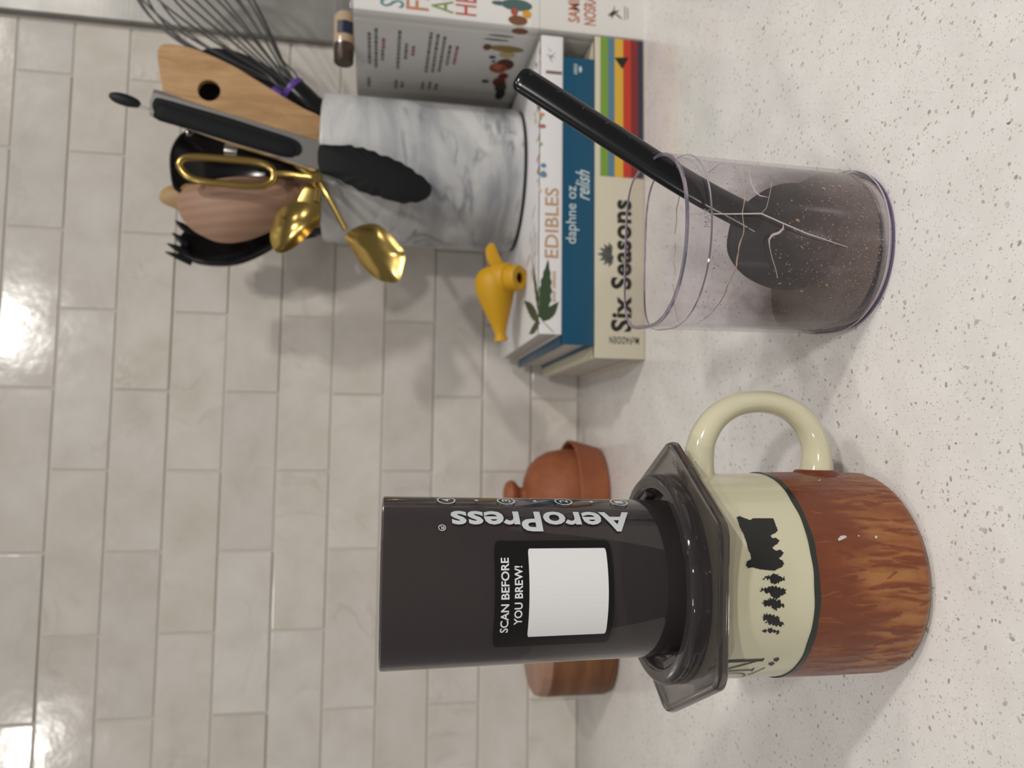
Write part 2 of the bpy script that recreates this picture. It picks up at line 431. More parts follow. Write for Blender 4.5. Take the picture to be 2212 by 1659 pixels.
for j in range(rows+1):
    z=Z0+(Z1-Z0)*j/rows
    r=MR if z>.62 else 3.62+math.sqrt(max(0,.58**2-(.62-z)**2))
    for i in range(n):
        a=2*PI*i/n; g=fld[j][i]; cols.append(g)
        rr=r+.03+(.035-.07*max(0,min(1,(g-.25)*2)))*math.sin(PI*j/rows)**.5
        V.append((MX+rr*math.cos(a),MY+rr*math.sin(a),z))
for j in range(rows):
    for i in range(n): F.append([j*n+i,j*n+(i+1)%n,(j+1)*n+(i+1)%n,(j+1)*n+i])
bk=obj('carved_band',(V,F),M_bark,mug)
ca=bk.data.attributes.new('glaze','FLOAT','POINT')
for i,c in enumerate(cols): ca.data[i].value=c
# wavy dark line
V=[];F=[];n=220
for i in range(n):
    a=2*PI*i/n; wz=.010*math.sin(a*9)+.007*math.sin(a*23+1); wt=.012*math.sin(a*14+2)
    for (dr,dz) in ((.0,-.13-wt),(.05,-.12-wt),(.05,.08+wt),(.0,.09+wt)):
        V.append((MX+(MR+dr)*math.sin(a),MY-(MR+dr)*math.cos(a),5.14+wz+dz))
for i in range(n):
    j=(i+1)%n
    for k in range(3): F.append([i*4+k,j*4+k,j*4+k+1,i*4+k+1])
obj('dark_line',(V,F),M_greenblack,mug)
# handle
hp=[(1.2,8.0),(2.2,7.95),(3.2,7.75),(4.1,7.15),(4.68,6.2),(4.85,4.95),(4.6,3.8),(3.95,2.95),(3.1,2.5),(2.2,2.42),(1.3,2.55)]
hp=smoothpath([(a,MY,b) for a,b in hp],5)
hr=[.60+.20*abs(2*i/(len(hp)-1)-1)**6-.12*(1-abs(2*i/(len(hp)-1)-1)) for i in range(len(hp))]
obj('handle',tube(hp,hr,24,flat=1.25),M_cream,mug)
obj('handle_root',lathe(0,0,[(1.06,-.5),(1.0,-.15),(.92,.0),(.84,.05),(.7,.06)],40,axis=(1,0,0),org=(1.86,MY,2.47)),M_bark,mug)
wr=lambda R,cx=MX,cy=MY:(lambda th,z,off:(cx+(R+off)*math.sin(th),cy-(R+off)*math.cos(th),z))
ucut=steps('u',-1.4,1.5,60)
def px_mug(pts): return pts
state=[(0.675,7.8695),(0.6898,7.7348),(0.6696,7.5913),(0.6446,7.3585),(0.664,7.2169),(0.6625,6.3723),(0.5995,6.367),(0.5347,6.3575),(0.5082,6.5432),(0.4909,6.716),(0.4645,6.67),(0.4685,6.5136),(0.4421,6.3908),(0.4084,6.5401),(0.3919,6.6699),(0.3754,6.761),(0.35,6.6331),(0.3577,6.4375),(0.3284,6.3311),(0.3001,6.4486),(0.2802,6.5767),(0.2634,6.4382),(0.2349,6.3822),(0.2033,6.5139),(0.192,6.6699),(0.1765,6.7899),(0.177,6.9016),(0.1863,7.232),(0.1911,7.4151),(0.2081,7.6841),(0.2008,7.854),(0.225,7.9336),(0.2607,7.8758),(0.2761,7.6994),(0.3207,7.6864),(0.3537,7.7534),(0.4162,7.7546),(0.5024,7.7982),(0.57,7.8714)]
def fir(pts): return pts
f1=[(0.1114,7.3367),(0.1303,7.1448),(0.1459,7.0644),(0.1414,6.9547),(0.1728,6.8663),(0.1445,6.7671),(0.156,6.6501),(0.1278,6.5871),(0.1311,6.4361),(0.1028,6.3341),(0.0834,6.4524),(0.0839,6.5643),(0.0606,6.6821),(0.0611,6.7937),(0.0457,6.8899),(0.0861,7.0106),(0.0946,7.1381)]
f2=[(0.0128,7.4683),(0.0355,7.2438),(0.0427,7.0945),(0.05,6.9448),(0.0492,6.7962),(0.0365,6.6496),(0.0277,6.5018),(0.0149,6.354),(-0.0251,6.3943),(-0.0404,6.5436),(-0.056,6.6549),(-0.0757,6.765),(-0.0667,6.9144),(-0.0256,7.0269),(-0.0083,7.2484)]
f3=[(-0.0964,7.392),(-0.0772,7.2097),(-0.0532,7.1376),(-0.0498,7.0266),(-0.0626,6.9147),(-0.0592,6.8035),(-0.0848,6.6151),(-0.1103,6.4808),(-0.1276,6.3652),(-0.1518,6.4898),(-0.1508,6.6392),(-0.1754,6.7433),(-0.1828,6.8895),(-0.1488,6.9557),(-0.1354,7.0888),(-0.1218,7.2768)]
f4=[(-0.2221,7.3743),(-0.1973,7.2549),(-0.1853,7.1482),(-0.1991,6.9949),(-0.2044,6.8442),(-0.2184,6.6895),(-0.2282,6.536),(-0.2628,6.5933),(-0.2908,6.4277),(-0.3093,6.3785),(-0.3262,6.5544),(-0.3295,6.7016),(-0.3145,6.8609),(-0.2906,7.0245),(-0.2847,7.1949),(-0.2633,7.0954),(-0.2489,7.2695)]
f5=[(-0.3668,7.2522),(-0.3363,6.9953),(-0.3283,6.8518),(-0.3526,6.7226),(-0.3739,6.4441),(-0.4073,6.4913),(-0.3905,6.7304),(-0.3788,6.9639)]
def jag(poly,a=.035):
    out=[]
    for i,p in enumerate(poly):
        q=poly[(i+1)%len(poly)]; out.append(p)
        L_=math.hypot((q[0]-p[0])*4.2,q[1]-p[1])
        k=max(2,int(L_/.06))
        for s in range(1,k):
            t=s/k; d=a*(1 if s%2 else -.6)*R_.uniform(.4,1.2); nx,ny=(q[1]-p[1])/L_,-(q[0]-p[0])/L_*4.2
            out.append((p[0]+(q[0]-p[0])*t+nx*d/4.2,p[1]+(q[1]-p[1])*t+ny*d))
    return out
em=obj('forest_emblem',print2d([jag(state,.012)]+[jag(f,.085) for f in (f1,f2,f3,f4,f5)],wr(MR),ucut),M_ink,mug,False)
em['label']='black state outline merging into a row of fir trees'
# lettering ON at the left edge + small bits
o_c=[(-0.9954,7.5743)][0]
def ringpoly(cu,cv,ru,rv,t,n=28):
    a=[];
    for i in range(n):
        p0=2*PI*i/n;p1=2*PI*(i+1)/n
        a.append([(cu+ru*math.cos(p0),cv+rv*math.sin(p0)),(cu+ru*math.cos(p1),cv+rv*math.sin(p1)),(cu+(ru-t/4.2)*math.cos(p1),cv+(rv-t)*math.sin(p1)),(cu+(ru-t/4.2)*math.cos(p0),cv+(rv-t)*math.sin(p0))])
    return a
lt=[]
lt+=ringpoly(-1.09,7.72,.14,.78,.07)
def stroke(p,q,w):
    dx,dy=(q[0]-p[0])*4.2,q[1]-p[1]; l=math.hypot(dx,dy); nx,ny=-dy/l*w/2,dx/l*w/2
    return [(p[0]+nx/4.2,p[1]+ny),(q[0]+nx/4.2,q[1]+ny),(q[0]-nx/4.2,q[1]-ny),(p[0]-nx/4.2,p[1]-ny)]
lt+=[stroke((-.90,6.95),(-.90,8.45),.09),stroke((-.90,8.45),(-.70,6.78),.09),stroke((-.72,6.78),(-.72,8.35),.16),stroke((-.96,8.42),(-.86,8.46),.07),stroke((-.93,6.95),(-.86,6.95),.07)]
lt+=[jag([(-.74,6.35),(-.70,6.38),(-.69,6.2),(-.72,6.12),(-.76,6.2)],.02),jag([(-.80,6.45),(-.77,6.5),(-.76,6.3),(-.79,6.2),(-.83,6.3)],.02),stroke((-1.05,6.9),(-.95,6.72),.07),stroke((-.95,6.72),(-.86,6.5),.06)]
obj('lettering',print2d(lt,wr(MR),steps('u',-1.4,-.5,20)),M_ink,mug,False)
for chip in [[(0.4443,3.9961),(0.4747,3.8381),(0.4787,3.6359),(0.4608,3.5817),(0.4394,3.8065),(0.4268,3.9791)],[(0.4665,2.3833),(0.4753,2.3103),(0.4618,2.2703),(0.4442,2.3356),(0.4488,2.4089)],[(0.4773,3.1041),(0.4816,3.0384),(0.4682,3.0378),(0.4639,3.1033)],[(1.1946,3.3566),(1.2177,3.1931),(1.1948,3.208),(1.1837,3.3414)]]:
    obj('glaze_chip',print2d([chip],wr(MR+.05)),M_chip,mug,False)

# ============================================================ COFFEE PRESS CHAMBER
PXc,PYc=-2.52,-48.85
ZF=9.34
press=thing('coffee_press_chamber','smoky translucent coffee press chamber standing on the mug','coffee press',(PXc,PYc,ZF))
tp=[(2.98,ZF-.9),(3.06,ZF),(3.14,ZF+.8),(3.22,16),(3.30,21.05)]+[(3.29,21.18),(3.22,21.22),(3.15,21.18)]+[(3.13,21.0),(3.05,16),(2.96,ZF+.8),(2.88,ZF),(2.82,ZF-.9)]
obj('chamber_tube',lathe(PXc,PYc,tp,160,True),M_press,press)
# inner seal seen through the wall
obj('seal_disc',lathe(PXc,PYc,[(0,ZF-.7),(2.78,ZF-.7),(2.78,ZF-.35),(2.5,ZF-.2),(0,ZF-.2)],64),M_black,press)
# hexagonal flange: rounded hex with hole
def hexpt(R,rc,n=8,rot=0):
    out=[]
    for k in range(6):
        a=math.radians(60*k)+rot
        cx=(R-rc/math.cos(PI/6))*math.cos(a); cy=(R-rc/math.cos(PI/6))*math.sin(a)
        for i in range(n+1):
            b=a+math.radians(-30+60*i/n); out.append((cx+rc*math.cos(b),cy+rc*math.sin(b)))
    return out
def hexring(specs,nn=54,rot=0):
    V=[];F=[];m=len(specs)
    for (kind,a,z) in specs:
        if kind=='h': pts=hexpt(a,.85*(a/5.5),8,rot)
        else: pts=[(a*math.cos(math.radians(-30+360*i/54*1.0+0)+rot),a*math.sin(math.radians(-30+360*i/54)+rot)) for i in range(54)]
        for (x,y) in pts: V.append((PXc+x,PYc+y,z))
    for i in range(m):
        j=(i+1)%m
        for k in range(54): F.append([i*54+k,i*54+(k+1)%54,j*54+(k+1)%54,j*54+k])
    return V,F
hr_=math.radians(-3)
fl=[('h',5.62,ZF-.28),('h',5.70,ZF-.22),('h',5.72,ZF-.05),('h',5.66,ZF+.10),('h',5.55,ZF+.14),('h',5.40,ZF+.10),('h',5.2,ZF+.05),('c',4.32,ZF+.05),('c',3.3,ZF+.05),('c',3.3,ZF-.12),('c',4.3,ZF-.12),('h',5.4,ZF-.12),('h',5.5,ZF-.26)]
obj('hexagonal_flange',hexring(fl,rot=hr_),M_pressf,press)
co=[(4.22,ZF+.06),(4.22,ZF+.55)]+arcp(4.02,ZF+.62,.20,0,90,5)+[(3.72,ZF+.82)]+arcp(3.74,ZF+.66,.14,90,180,4)+[(3.58,ZF+.30),(3.30,ZF+.26),(3.12,ZF+.26),(3.12,ZF+.06)]
obj('collar',lathe(PXc,PYc,co,128,True),M_press,press)
for k in range(4):
    a=math.radians(28+90*k); c_,s_=math.cos(a),math.sin(a)
    b=box(-.75,.75,-.16,.16,ZF+.26,ZF+.66,.04,1)
    bmesh.ops.translate(b,verts=b.verts,vec=(0,-3.42,0)); bmesh.ops.rotate(b,cent=(0,0,0),matrix=Matrix.Rotation(a,3,'Z'),verts=b.verts); bmesh.ops.translate(b,verts=b.verts,vec=(PXc,PYc,0))
    obj('locking_lug',b,M_press,press)
obj('filter_cap',lathe(PXc,PYc,[(0,ZF-1.3),(3.0,ZF-1.3),(3.25,ZF-1.2),(3.3,ZF-.3),(3.3,ZF-.13),(3.05,ZF-.13),(3.02,ZF-1.0),(0,ZF-1.0)],96),M_blackm,press)
PR=lambda z:3.06+.155*min(1,max(0,(z-ZF)/.8))*.55+.16*max(0,(z-ZF-.8)/11)+.06
pm=lambda th,z,off:(PXc+(PR(z)+off*.6)*math.sin(th),PYc-(PR(z)+off*.6)*math.cos(th),z)
pm2=lambda th,z,off:(PXc+(PR(z)+.02+off)*math.sin(th),PYc-(PR(z)+.02+off)*math.cos(th),z)
pc=steps('u',-.8,1.7,50)
bm=fit_text('AeroPress',.715,1.035,11.72,18.72,pm,pc,bold=.026,rot=90)
obj('logo_lettering',bm,M_white_ink,press,False)
bm=fit_text('R',.745,.79,19.0,19.14,pm,pc,bold=.01,rot=90); obj('registered_letter',bm,M_white_ink,press,False)
def ringband(cu,cv,r,t,sc,n=28):
    out=[]
    for i in range(n):
        a,b=2*PI*i/n,2*PI*(i+1)/n
        out.append([(cu+r*math.cos(a)/sc,cv+r*math.sin(a)),(cu+r*math.cos(b)/sc,cv+r*math.sin(b)),(cu+(r-t)*math.cos(b)/sc,cv+(r-t)*math.sin(b)),(cu+(r-t)*math.cos(a)/sc,cv+(r-t)*math.sin(a))])
    return out
obj('registered_ring',print2d(ringband(.768,19.07,.14,.03,3.2),pm,pc),M_white_ink,press,False)
for num,z in (('1',11.83),('2',14.13),('3',16.45),('4',18.80)):
    obj('dose_ring',print2d(ringband(1.30,z,.36,.055,3.2),pm,pc),M_white_ink,press,False)
    obj('dose_number',fit_text(num,1.30-.045,1.30+.045,z-.17,z+.17,pm,pc,bold=.01),M_white_ink,press,False)
for z in (12.98,15.29,17.62): obj('dose_dot',print2d([circ(1.30,z,.024,14,.075)],pm,pc),M_white_ink,press,False)
st=obj('sticker',print2d([rrect(-.635,.60,12.80,17.22,.16)],pm,pc),M_label,press,False); st['label']='black rounded sticker with white lettering'
obj('sticker_panel',print2d([rrect(-.49,.50,13.0,15.97,.06)],pm2,pc),M_sticker_white,st,False)
obj('sticker_lettering',fit_text('SCAN BEFORE',-.42,.40,16.70,17.0,pm2,pc,bold=.018),M_sticker_white,st,False)
obj('sticker_lettering',fit_text('YOU BREW!',-.33,.31,16.21,16.51,pm2,pc,bold=.018),M_sticker_white,st,False)
# raised lettering along the right front edge of the flange
ang=math.radians(-33); n_=Vector((math.cos(ang),math.sin(ang),0)); t_=Vector((-n_.y,n_.x,0))
fm=lambda u,v,off:tuple(Vector((PXc,PYc,ZF+.052+off))+n_*(4.47-v)+t_*u)
M_emb=mat('embossed_plastic',(.02,.018,.018),.2)
obj('embossed_lettering',fit_text('AEROPRESS.',.35,2.25,.0,.24,fm,bold=-.012),M_emb,press,False)

# ============================================================ CLEAR D-SHAPED BIN, DREGS, SCOOP
BX,BY=12.05,-47.3
def dshape(s,n=96,rot=math.radians(-5),W=3.85,Fd=4.0,Bd=3.75):
    out=[]
    for i in range(n):
        t=2*PI*i/n; c,sn=math.cos(t),math.sin(t)
        if sn<0: x=W*math.copysign(abs(c)**.92,c); y=-Fd*abs(sn)**.95
        else: e=2/4.2; x=W*math.copysign(abs(c)**e,c); y=Bd*abs(sn)**e
        x*=s if not callable(s) else 1
        y*=s if not callable(s) else 1
        out.append((x*math.cos(rot)-y*math.sin(rot),x*math.sin(rot)+y*math.cos(rot)))
    return out
def dloft(specs,closed=False,capb=False,capt=False,n=96):
    V=[];F=[]
    for (off,z) in specs:
        s=1+off/3.9
        for (x,y) in dshape(s,n): V.append((BX+x,BY+y,z))
    m=len(specs)
    for i in range(m if closed else m-1):
        j=(i+1)%m
        for k in range(n): F.append([i*n+k,i*n+(k+1)%n,j*n+(k+1)%n,j*n+k])
    if capb: F.append(list(range(n))[::-1])
    if capt: F.append([(m-1)*n+k for k in range(n)])
    return V,F
cup=thing('clear_bin','clear violet-tinted plastic bin, cracked, with brown coffee dregs inside','bin',(BX,BY,0))
sp=[(-.62,.10),(-.45,.0),(-.28,.05),(-.18,.25),(-.115,.5),(-.077,4),(-.03,8.35),(-.01,8.45),(.0,9.42),(-.03,9.5),(-.09,9.5),(-.12,9.42),(-.13,8.5),(-.165,8.3),(-.245,.7),(-.40,.42),(-.62,.36)]
V,F=dloft(sp)
n=96; m_=len(sp); F.append(list(range(n))[::-1]); F.append([(m_-1)*n+k for k in range(n)])
obj('bin_shell',(V,F),M_clear,cup)
obj('rim_edge',dloft([(.012,9.40),(.015,9.50),(-.06,9.535),(-.145,9.50),(-.14,9.47),(-.05,9.5)],True),M_rim,cup)
obj('rim_step',dloft([(-.015,8.38),(.025,8.42),(-.0,8.47)],True),M_rim,cup)
obj('base_bead',dloft([(-.14,.30),(-.085,.33),(-.10,.40),(-.14,.38)],True),mat('pale_bead_plastic',(.42,.36,.38),.15),cup)
obj('base_ring',dloft([(-.42,.02),(-.24,.02),(-.17,.08),(-.15,.16),(-.20,.17),(-.30,.10)],True),M_base,cup)
def bin_wall(th):    # outer wall point for angle measured from -Y towards +X
    pts=dshape(1)
    best=min(range(len(pts)),key=lambda i:abs(math.atan2(pts[i][0],-pts[i][1])-th)); return pts[best]
def bw(R_in,th):
    # continuous: ray march on polygon
    pts=dshape(1+R_in/3.9,192); dx,dy=math.sin(th),-math.cos(th)
    for i in range(192):
        (x1,y1),(x2,y2)=pts[i],pts[(i+1)%192]
        den=dx*(y2-y1)-dy*(x2-x1)
        if abs(den)<1e-9: continue
        t=(x1*(y2-y1)-y1*(x2-x1))/den; u=(x1*dy-y1*dx)/den
        if t>0 and -1e-6<=u<=1+1e-6: return (BX+dx*t,BY+dy*t)
    return (BX+dx*3.9,BY+dy*3.9)
CW=[bw(-.12,-PI+2*PI*i/720) for i in range(720)]
def binpt(th,z,off):
    i=((th+PI)/(2*PI)*720)%720; a=CW[int(i)%720]; b=CW[(int(i)+1)%720]; f=i-int(i)
    x=a[0]+(b[0]-a[0])*f; y=a[1]+(b[1]-a[1])*f; l=math.hypot(x-BX,y-BY)
    k=1+(off+.09*min(1,z/8.4))/l
    return (BX+(x-BX)*k,BY+(y-BY)*k,z)
bmx=lambda th,z,off:binpt(th,z,.012)
bin_in=lambda th,z,off:binpt(th,z,-.145)
MXU=[a[0] for a in [(-0.0926,8.913),(0.1011,8.9041)]]
obj('max_lettering',fit_text('MAX',*MXU,8.47,8.76,bmx,steps('u',-.2,.6,16),bold=-.01),M_taupe0,cup,False)
def ribbon(pts,wf,mp):
    out=[]
    for i in range(len(pts)-1):
        (a,b),(c,d)=pts[i],pts[i+1]; dx,dy=(c-a)*3.9,d-b; l=math.hypot(dx,dy) or 1
        w0=wf(i/(len(pts)-1)); w1=wf((i+1)/(len(pts)-1)); nx,ny=-dy/l/2,dx/l/2
        out.append([(a+nx*w0/3.9,b+ny*w0),(c+nx*w1/3.9,d+ny*w1),(c-nx*w1/3.9,d-ny*w1),(a-nx*w0/3.9,b-ny*w0)])
    return out
CR=lambda p:p
crk=[]
c0=[(0.0283,9.4092),(0.0393,8.7554),(0.0596,7.5526),(0.0868,6.2481),(0.0026,5.3173),(-0.0836,4.2785),(-0.15,3.2157),(-0.2045,2.3042)]
crk+=ribbon(c0,lambda t:.022+.045*math.sin(PI*min(1,t*1.0)),bmx)
crk+=ribbon([(0.0868,6.2481),(0.1528,6.0013),(0.3232,5.7583),(0.4808,5.5303)],lambda t:.02,bmx)
crk+=ribbon([(-0.0115,5.277),(-0.0554,5.277),(-0.1015,5.458),(-0.13,5.7613),(-0.1794,5.8918),(-0.2592,5.839),(-0.3758,5.6439),(-0.4802,5.4104),(-0.5741,5.2282)],lambda t:.03+.08*math.sin(PI*min(1,t*1.6)) if t<.62 else .03,bmx)
crk+=ribbon([(0.8114,6.1498),(0.5897,6.4103),(0.4435,6.4835),(0.339,6.4073),(0.2901,6.2363),(0.2755,5.8335)],lambda t:.015+.08*math.sin(PI*t),bmx)
obj('crack',print2d(crk,bmx,steps('u',-1.5,1.5,40)),M_crack,cup,False)
# residue tide line on the inner wall
def tide(f,w,name):
    pl=[];N=150
    for i in range(N):
        a=-1.75+3.5*i/N; b=-1.75+3.5*(i+1)/N
        w0=w*1.5*(.5+1.1*abs(noise.noise(Vector((a*6,3,0))))); 
        pl.append([(a,f(a)),(b,f(b)),(b,f(b)+w0),(a,f(a)+w0)])
    return obj(name,print2d(pl,bin_in),M_stain,cup,False)
tide(lambda a:6.95-.35*a+.12*noise.noise(Vector((a*5,0,0))),.045,'tide_line')
pl=[]
for i in range(120):
    a=PI-1.1+2.2*i/120; b=PI-1.1+2.2*(i+1)/120; z=lambda q:6.9+.12*noise.noise(Vector((q*6,1,0)))
    if noise.noise(Vector((a*7,5,2)))>-.25: pl.append([(a,z(a)),(b,z(b)),(b,z(b)+.05),(a,z(a)+.05)])
obj('tide_line',print2d(pl,bin_in),M_stain,cup,False)
# murky film low on the inner wall: brownish, patchy, semi-transparent
M_film=mat('murky_film',(.16,.125,.115),.25); t=NT(M_film)
v=coords(t,(100,100,100)); sx=t.a('ShaderNodeSeparateXYZ'); t.k(v,sx.inputs[0])
nz=noise_(t,v,.55,6,.62,.8)
zz=math_(t,'ADD',sx.outputs[2],math_(t,'MULTIPLY',math_(t,'SUBTRACT',nz,.5),3.2))
al=ramp(t,math_(t,'DIVIDE',zz,8),[(.10,(.85,)*3),(.28,(.66,)*3),(.46,(.34,)*3),(.66,(.11,)*3),(.86,(.0,)*3)]).outputs[0]
t.k(al,t.b.inputs['Alpha'])
t.k(ramp(t,noise_(t,v,2.2,5,.65),[(.3,(.125,.098,.09)),(.7,(.20,.155,.14))]).outputs[0],t.b.inputs['Base Color'])
def inner_poly(off,z): return [(BX+x,BY+y,z) for x,y in dshape(1+off/3.9,96)]
V,F=dloft([(-.285,.72),(-.27,2),(-.26,3),(-.25,4),(-.24,5),(-.23,6.0),(-.22,7.0)])
obj('murky_film',(V,F),M_film,cup)
dr=obj('coffee_dregs',dloft([(-.60,.40),(-.46,.55),(-.34,.8),(-.32,1.5),(-.34,1.7),(-.8,1.65)],False,True,True),M_liquid); 
dr['label']='brown wet coffee dregs lying in the clear bin'; dr['category']='coffee dregs'
rg=random.Random(3)
def flakes(N,zf,thf,mp,size,m,name,parent):
    V=[];F=[]
    for i in range(N):
        th=thf(); z=zf(); s=size*rg.uniform(.5,1.5); an=rg.uniform(0,PI); e=rg.uniform(.3,.9)
        base=len(V)
        for k in range(5):
            q=2*PI*k/5; a=s*math.cos(q); b=s*e*math.sin(q); u=a*math.cos(an)-b*math.sin(an); v_=a*math.sin(an)+b*math.cos(an)
            V.append(binpt(th+u/3.9,z+v_,mp+.0))
        V.append(binpt(th,z,mp+s*.5)); F+= [[base+k,base+(k+1)%5,base+5] for k in range(5)]
    o=obj(name,(V,F),m,parent,False); o['kind']='stuff'; return o
flakes(900,lambda:.55+abs(rg.gauss(0,1.3)),lambda:rg.uniform(-1.7,1.7),-.15,.034,M_grain,'coffee_grains',cup)
flakes(260,lambda:1+rg.random()*4.6,lambda:rg.gauss(-.15,.45),-.15,.034,M_grain,'coffee_grains',cup)
flakes(480,lambda:3+rg.random()*5.2,lambda:rg.uniform(-1.7,1.7),-.15,.024,M_grain2,'dark_coffee_grains',cup)
flakes(14,lambda:1+rg.random()*4,lambda:rg.uniform(-.9,.8),-.15,.085,M_grain,'coffee_clumps',cup)
# scoop: in plane leaning back
sco=thing('scoop','long-handled black scoop standing in the clear bin','scoop',(12.5,-48.6,2.2))
SK=.28; sm_=lambda a,b,off:(a,-49.3+SK*(b-2.5)+off,b)
hpts=[(19.9879,15.4074),(19.5596,14.7558),(18.0628,12.6779),(16.5934,10.638),(15.1507,8.6352),(14.105,7.0581),(13.2893,5.695),(12.7883,4.9239)]
path=[sm_(a,b,0) for a,b in hpts]; path=smoothpath(path,4); nP=len(path)
obj('handle',tube(path,[.48 if i<1 else (.60 if i<2 else .66) for i in range(nP)],20,flat=.5),M_black,sco)
for i in range(8):
    f=(.14+.075*i); k=int(f*(nP-1)); p=Vector(path[k]); d=(Vector(path[k+1])-p).normalized(); s=Vector((-d.z,0,d.x))
    bm=bmesh.new(); bmesh.ops.create_icosphere(bm,subdivisions=2,radius=.10)
    q=p+Vector((0,-.26,0))+Vector((s.x*-.30,0,s.z*-.30)) if s.z>0 else p+Vector((0,-.26,0))+Vector((s.x*.30,0,s.z*.30))
    bmesh.ops.translate(bm,verts=bm.verts,vec=q); obj('nub',bm,M_black,sco)
bo=[(11.6489,6.1634),(12.5978,6.0938),(13.2924,5.8511),(13.8137,5.3957),(14.3297,4.7069),(14.609,3.9263),(14.5885,3.0574),(14.2751,2.2949),(13.5706,1.8318),(12.4156,1.6287),(11.2731,1.7679),(10.3466,2.2811),(9.9,3.1457),(9.91,4.197),(10.2516,5.0572),(10.8027,5.7267)]
obj('bowl',blade(bo,sm_,lambda k:-.05-.35*(1-k*k),lambda k:.16+.5*(1-k*k)*0+.12,6,3),M_blackm,sco)

# ============================================================ BOOKS
YS=-20.6; YB=-1.3
def book(name,label,x0,x1,y1,z0,z1,cover,pagesm,cov=.22,over=.3,spine_r=.12,group=None,pz=.0):
    b=thing(name,label,'book',((x0+x1)/2,(YS+y1)/2,z0),'cookbooks stacked and standing under the crock')
    obj('front_board',box(x0,x1,YS+.15,y1,z1-cov,z1,.05,2),cover,b)
    obj('back_board',box(x0,x1,YS+.15,y1,z0,z0+cov,.05,2),cover,b)
    # rounded spine
    pr=[(YS+.5,z0),(YS+.12,z0),(YS+.03,z0+.06),(YS,z0+.2),(YS,z1-.2),(YS+.03,z1-.06),(YS+.12,z1),(YS+.5,z1)]
    inn=[(YS+.5,z1-.12),(YS+.18,z1-.12),(YS+.12,z1-.3),(YS+.12,z0+.3),(YS+.18,z0+.12),(YS+.5,z0+.12)]
    P=pr+inn; V=[(x0,y,z) for y,z in P]+[(x1,y,z) for y,z in P]; n=len(P)
    F=[[i,(i+1)%n,(i+1)%n+n,i+n] for i in range(n)]+[[i,i+1,n-2-i,n-1-i] for i in range(0,0)]
    m=len(pr)
    for s in (0,n):
        F+= [[s+0,s+1,s+n-2,s+n-1],[s+1,s+2,s+n-2],[s+2,s+3,s+n-3,s+n-2],[s+3,s+4,s+n-4,s+n-3],[s+4,s+5,s+n-5,s+n-4],[s+5,s+6,s+n-5],[s+6,s+7,s+n-6,s+n-5]]
    sp_=obj('spine',(V,F),cover,b,True,30)
    obj('page_block',box(x0+over,x1-over,YS+.3,y1-over,z0+cov,z1-cov),pagesm,b,False)
    return sp_
sp_map=lambda u,v,off:(u,YS-off,v)
# bottom: cream cloth book with stripes
b1=book('cookbook','thick cream cookbook with striped spine end, bottom of the flat stack',9.95,37.0,YB,.0,4.3,M_cream_cloth,M_pages)
def zz(pts): return pts
SX0=25.05; SX1=36.98
bands=[(3.86,3.20,(.16,.29,.035)),(3.20,2.62,(.085,.18,.25)),(2.62,1.88,(.60,.36,.04)),(1.88,1.20,(.46,.035,.018)),(1.20,.58,(.19,.02,.022)),(.58,.12,(.030,.030,.055))]
for i,(a,b_,c) in enumerate(bands):
    obj('spine_stripe',print2d([[(SX0,b_),(SX1,b_),(SX1,a),(SX0,a)]],sp_map),flat('stripe_ink_%d'%i,c,.55),b1,False)
obj('triangle_mark',print2d([[(35.307,2.6436),(35.438,1.387),(34.3696,1.9565)]],lambda u,v,off:(u,YS-off-.01,v)),M_ink,b1,False)
t0=[(12.1495,1.2282),(23.1707,3.0018)]
obj('title_lettering',fit_text('Six Seasons',t0[0][0],t0[1][0],1.15,2.95,sp_map,bold=.035,spacing=1.05),M_ink,b1,False)
obj('author_lettering',fit_text('McFADDEN',11.15,11.75,.55,3.05,sp_map,bold=.015,rot=90,spacing=1.15),M_ink,b1,False)
lf=[]
c_=[(18.4858,3.4727)][0]
for k in range(-3,4):
    a=math.radians(90+k*24); L_=1.35-.08*abs(k)
    lf.append([(c_[0]+.08*math.cos(a+1.5),c_[1]-.7+.08*math.sin(a+1.5)),(c_[0]+L_*.6*math.cos(a)+.2*math.cos(a+1.57),c_[1]-.7+L_*.6*math.sin(a)+.2*math.sin(a+1.57)),(c_[0]+L_*math.cos(a),c_[1]-.7+L_*math.sin(a)),(c_[0]+L_*.6*math.cos(a)-.2*math.cos(a+1.57),c_[1]-.7+L_*.6*math.sin(a)-.2*math.sin(a+1.57))])
obj('leaf_print',print2d(lf,sp_map),flat('grey_print',(.10,.10,.09)),b1,False)
# middle: teal
b2=book('cookbook','teal blue cookbook with script title, middle of the flat stack',10.95,34.95,YB-.2,4.32,7.0,M_teal,M_pages)
M_silver=mat('pale_script_ink',(.50,.58,.60),.4)
obj('author_lettering',fit_text('daphne oz',[(19.2225,6.0534)][0][0],[(24.0433,6.0744)][0][0],5.62,6.75,sp_map,bold=.004),M_silver,b2,False)
obj('title_lettering',fit_text('relish',[(22.9095,5.092)][0][0],[(25.4398,5.0998)][0][0],4.75,5.95,sp_map,bold=.01,shear=.45),M_silver,b2,False)
e=[(33.988,5.7219)][0]
obj('publisher_mark',print2d([circ(e[0],e[1]-.15,.28,12,.12),stroke((e[0]-.12,e[1]+.25),(e[0]+.12,e[1]+.25),.1)]+[[(e[0]-.45+.13*k,e[1]+.1),(e[0]-.39+.13*k,e[1]+.1),(e[0]-.37+.13*k,e[1]+.42),(e[0]-.43+.13*k,e[1]+.42)] for k in range(7)],sp_map),M_silver,b2,False)
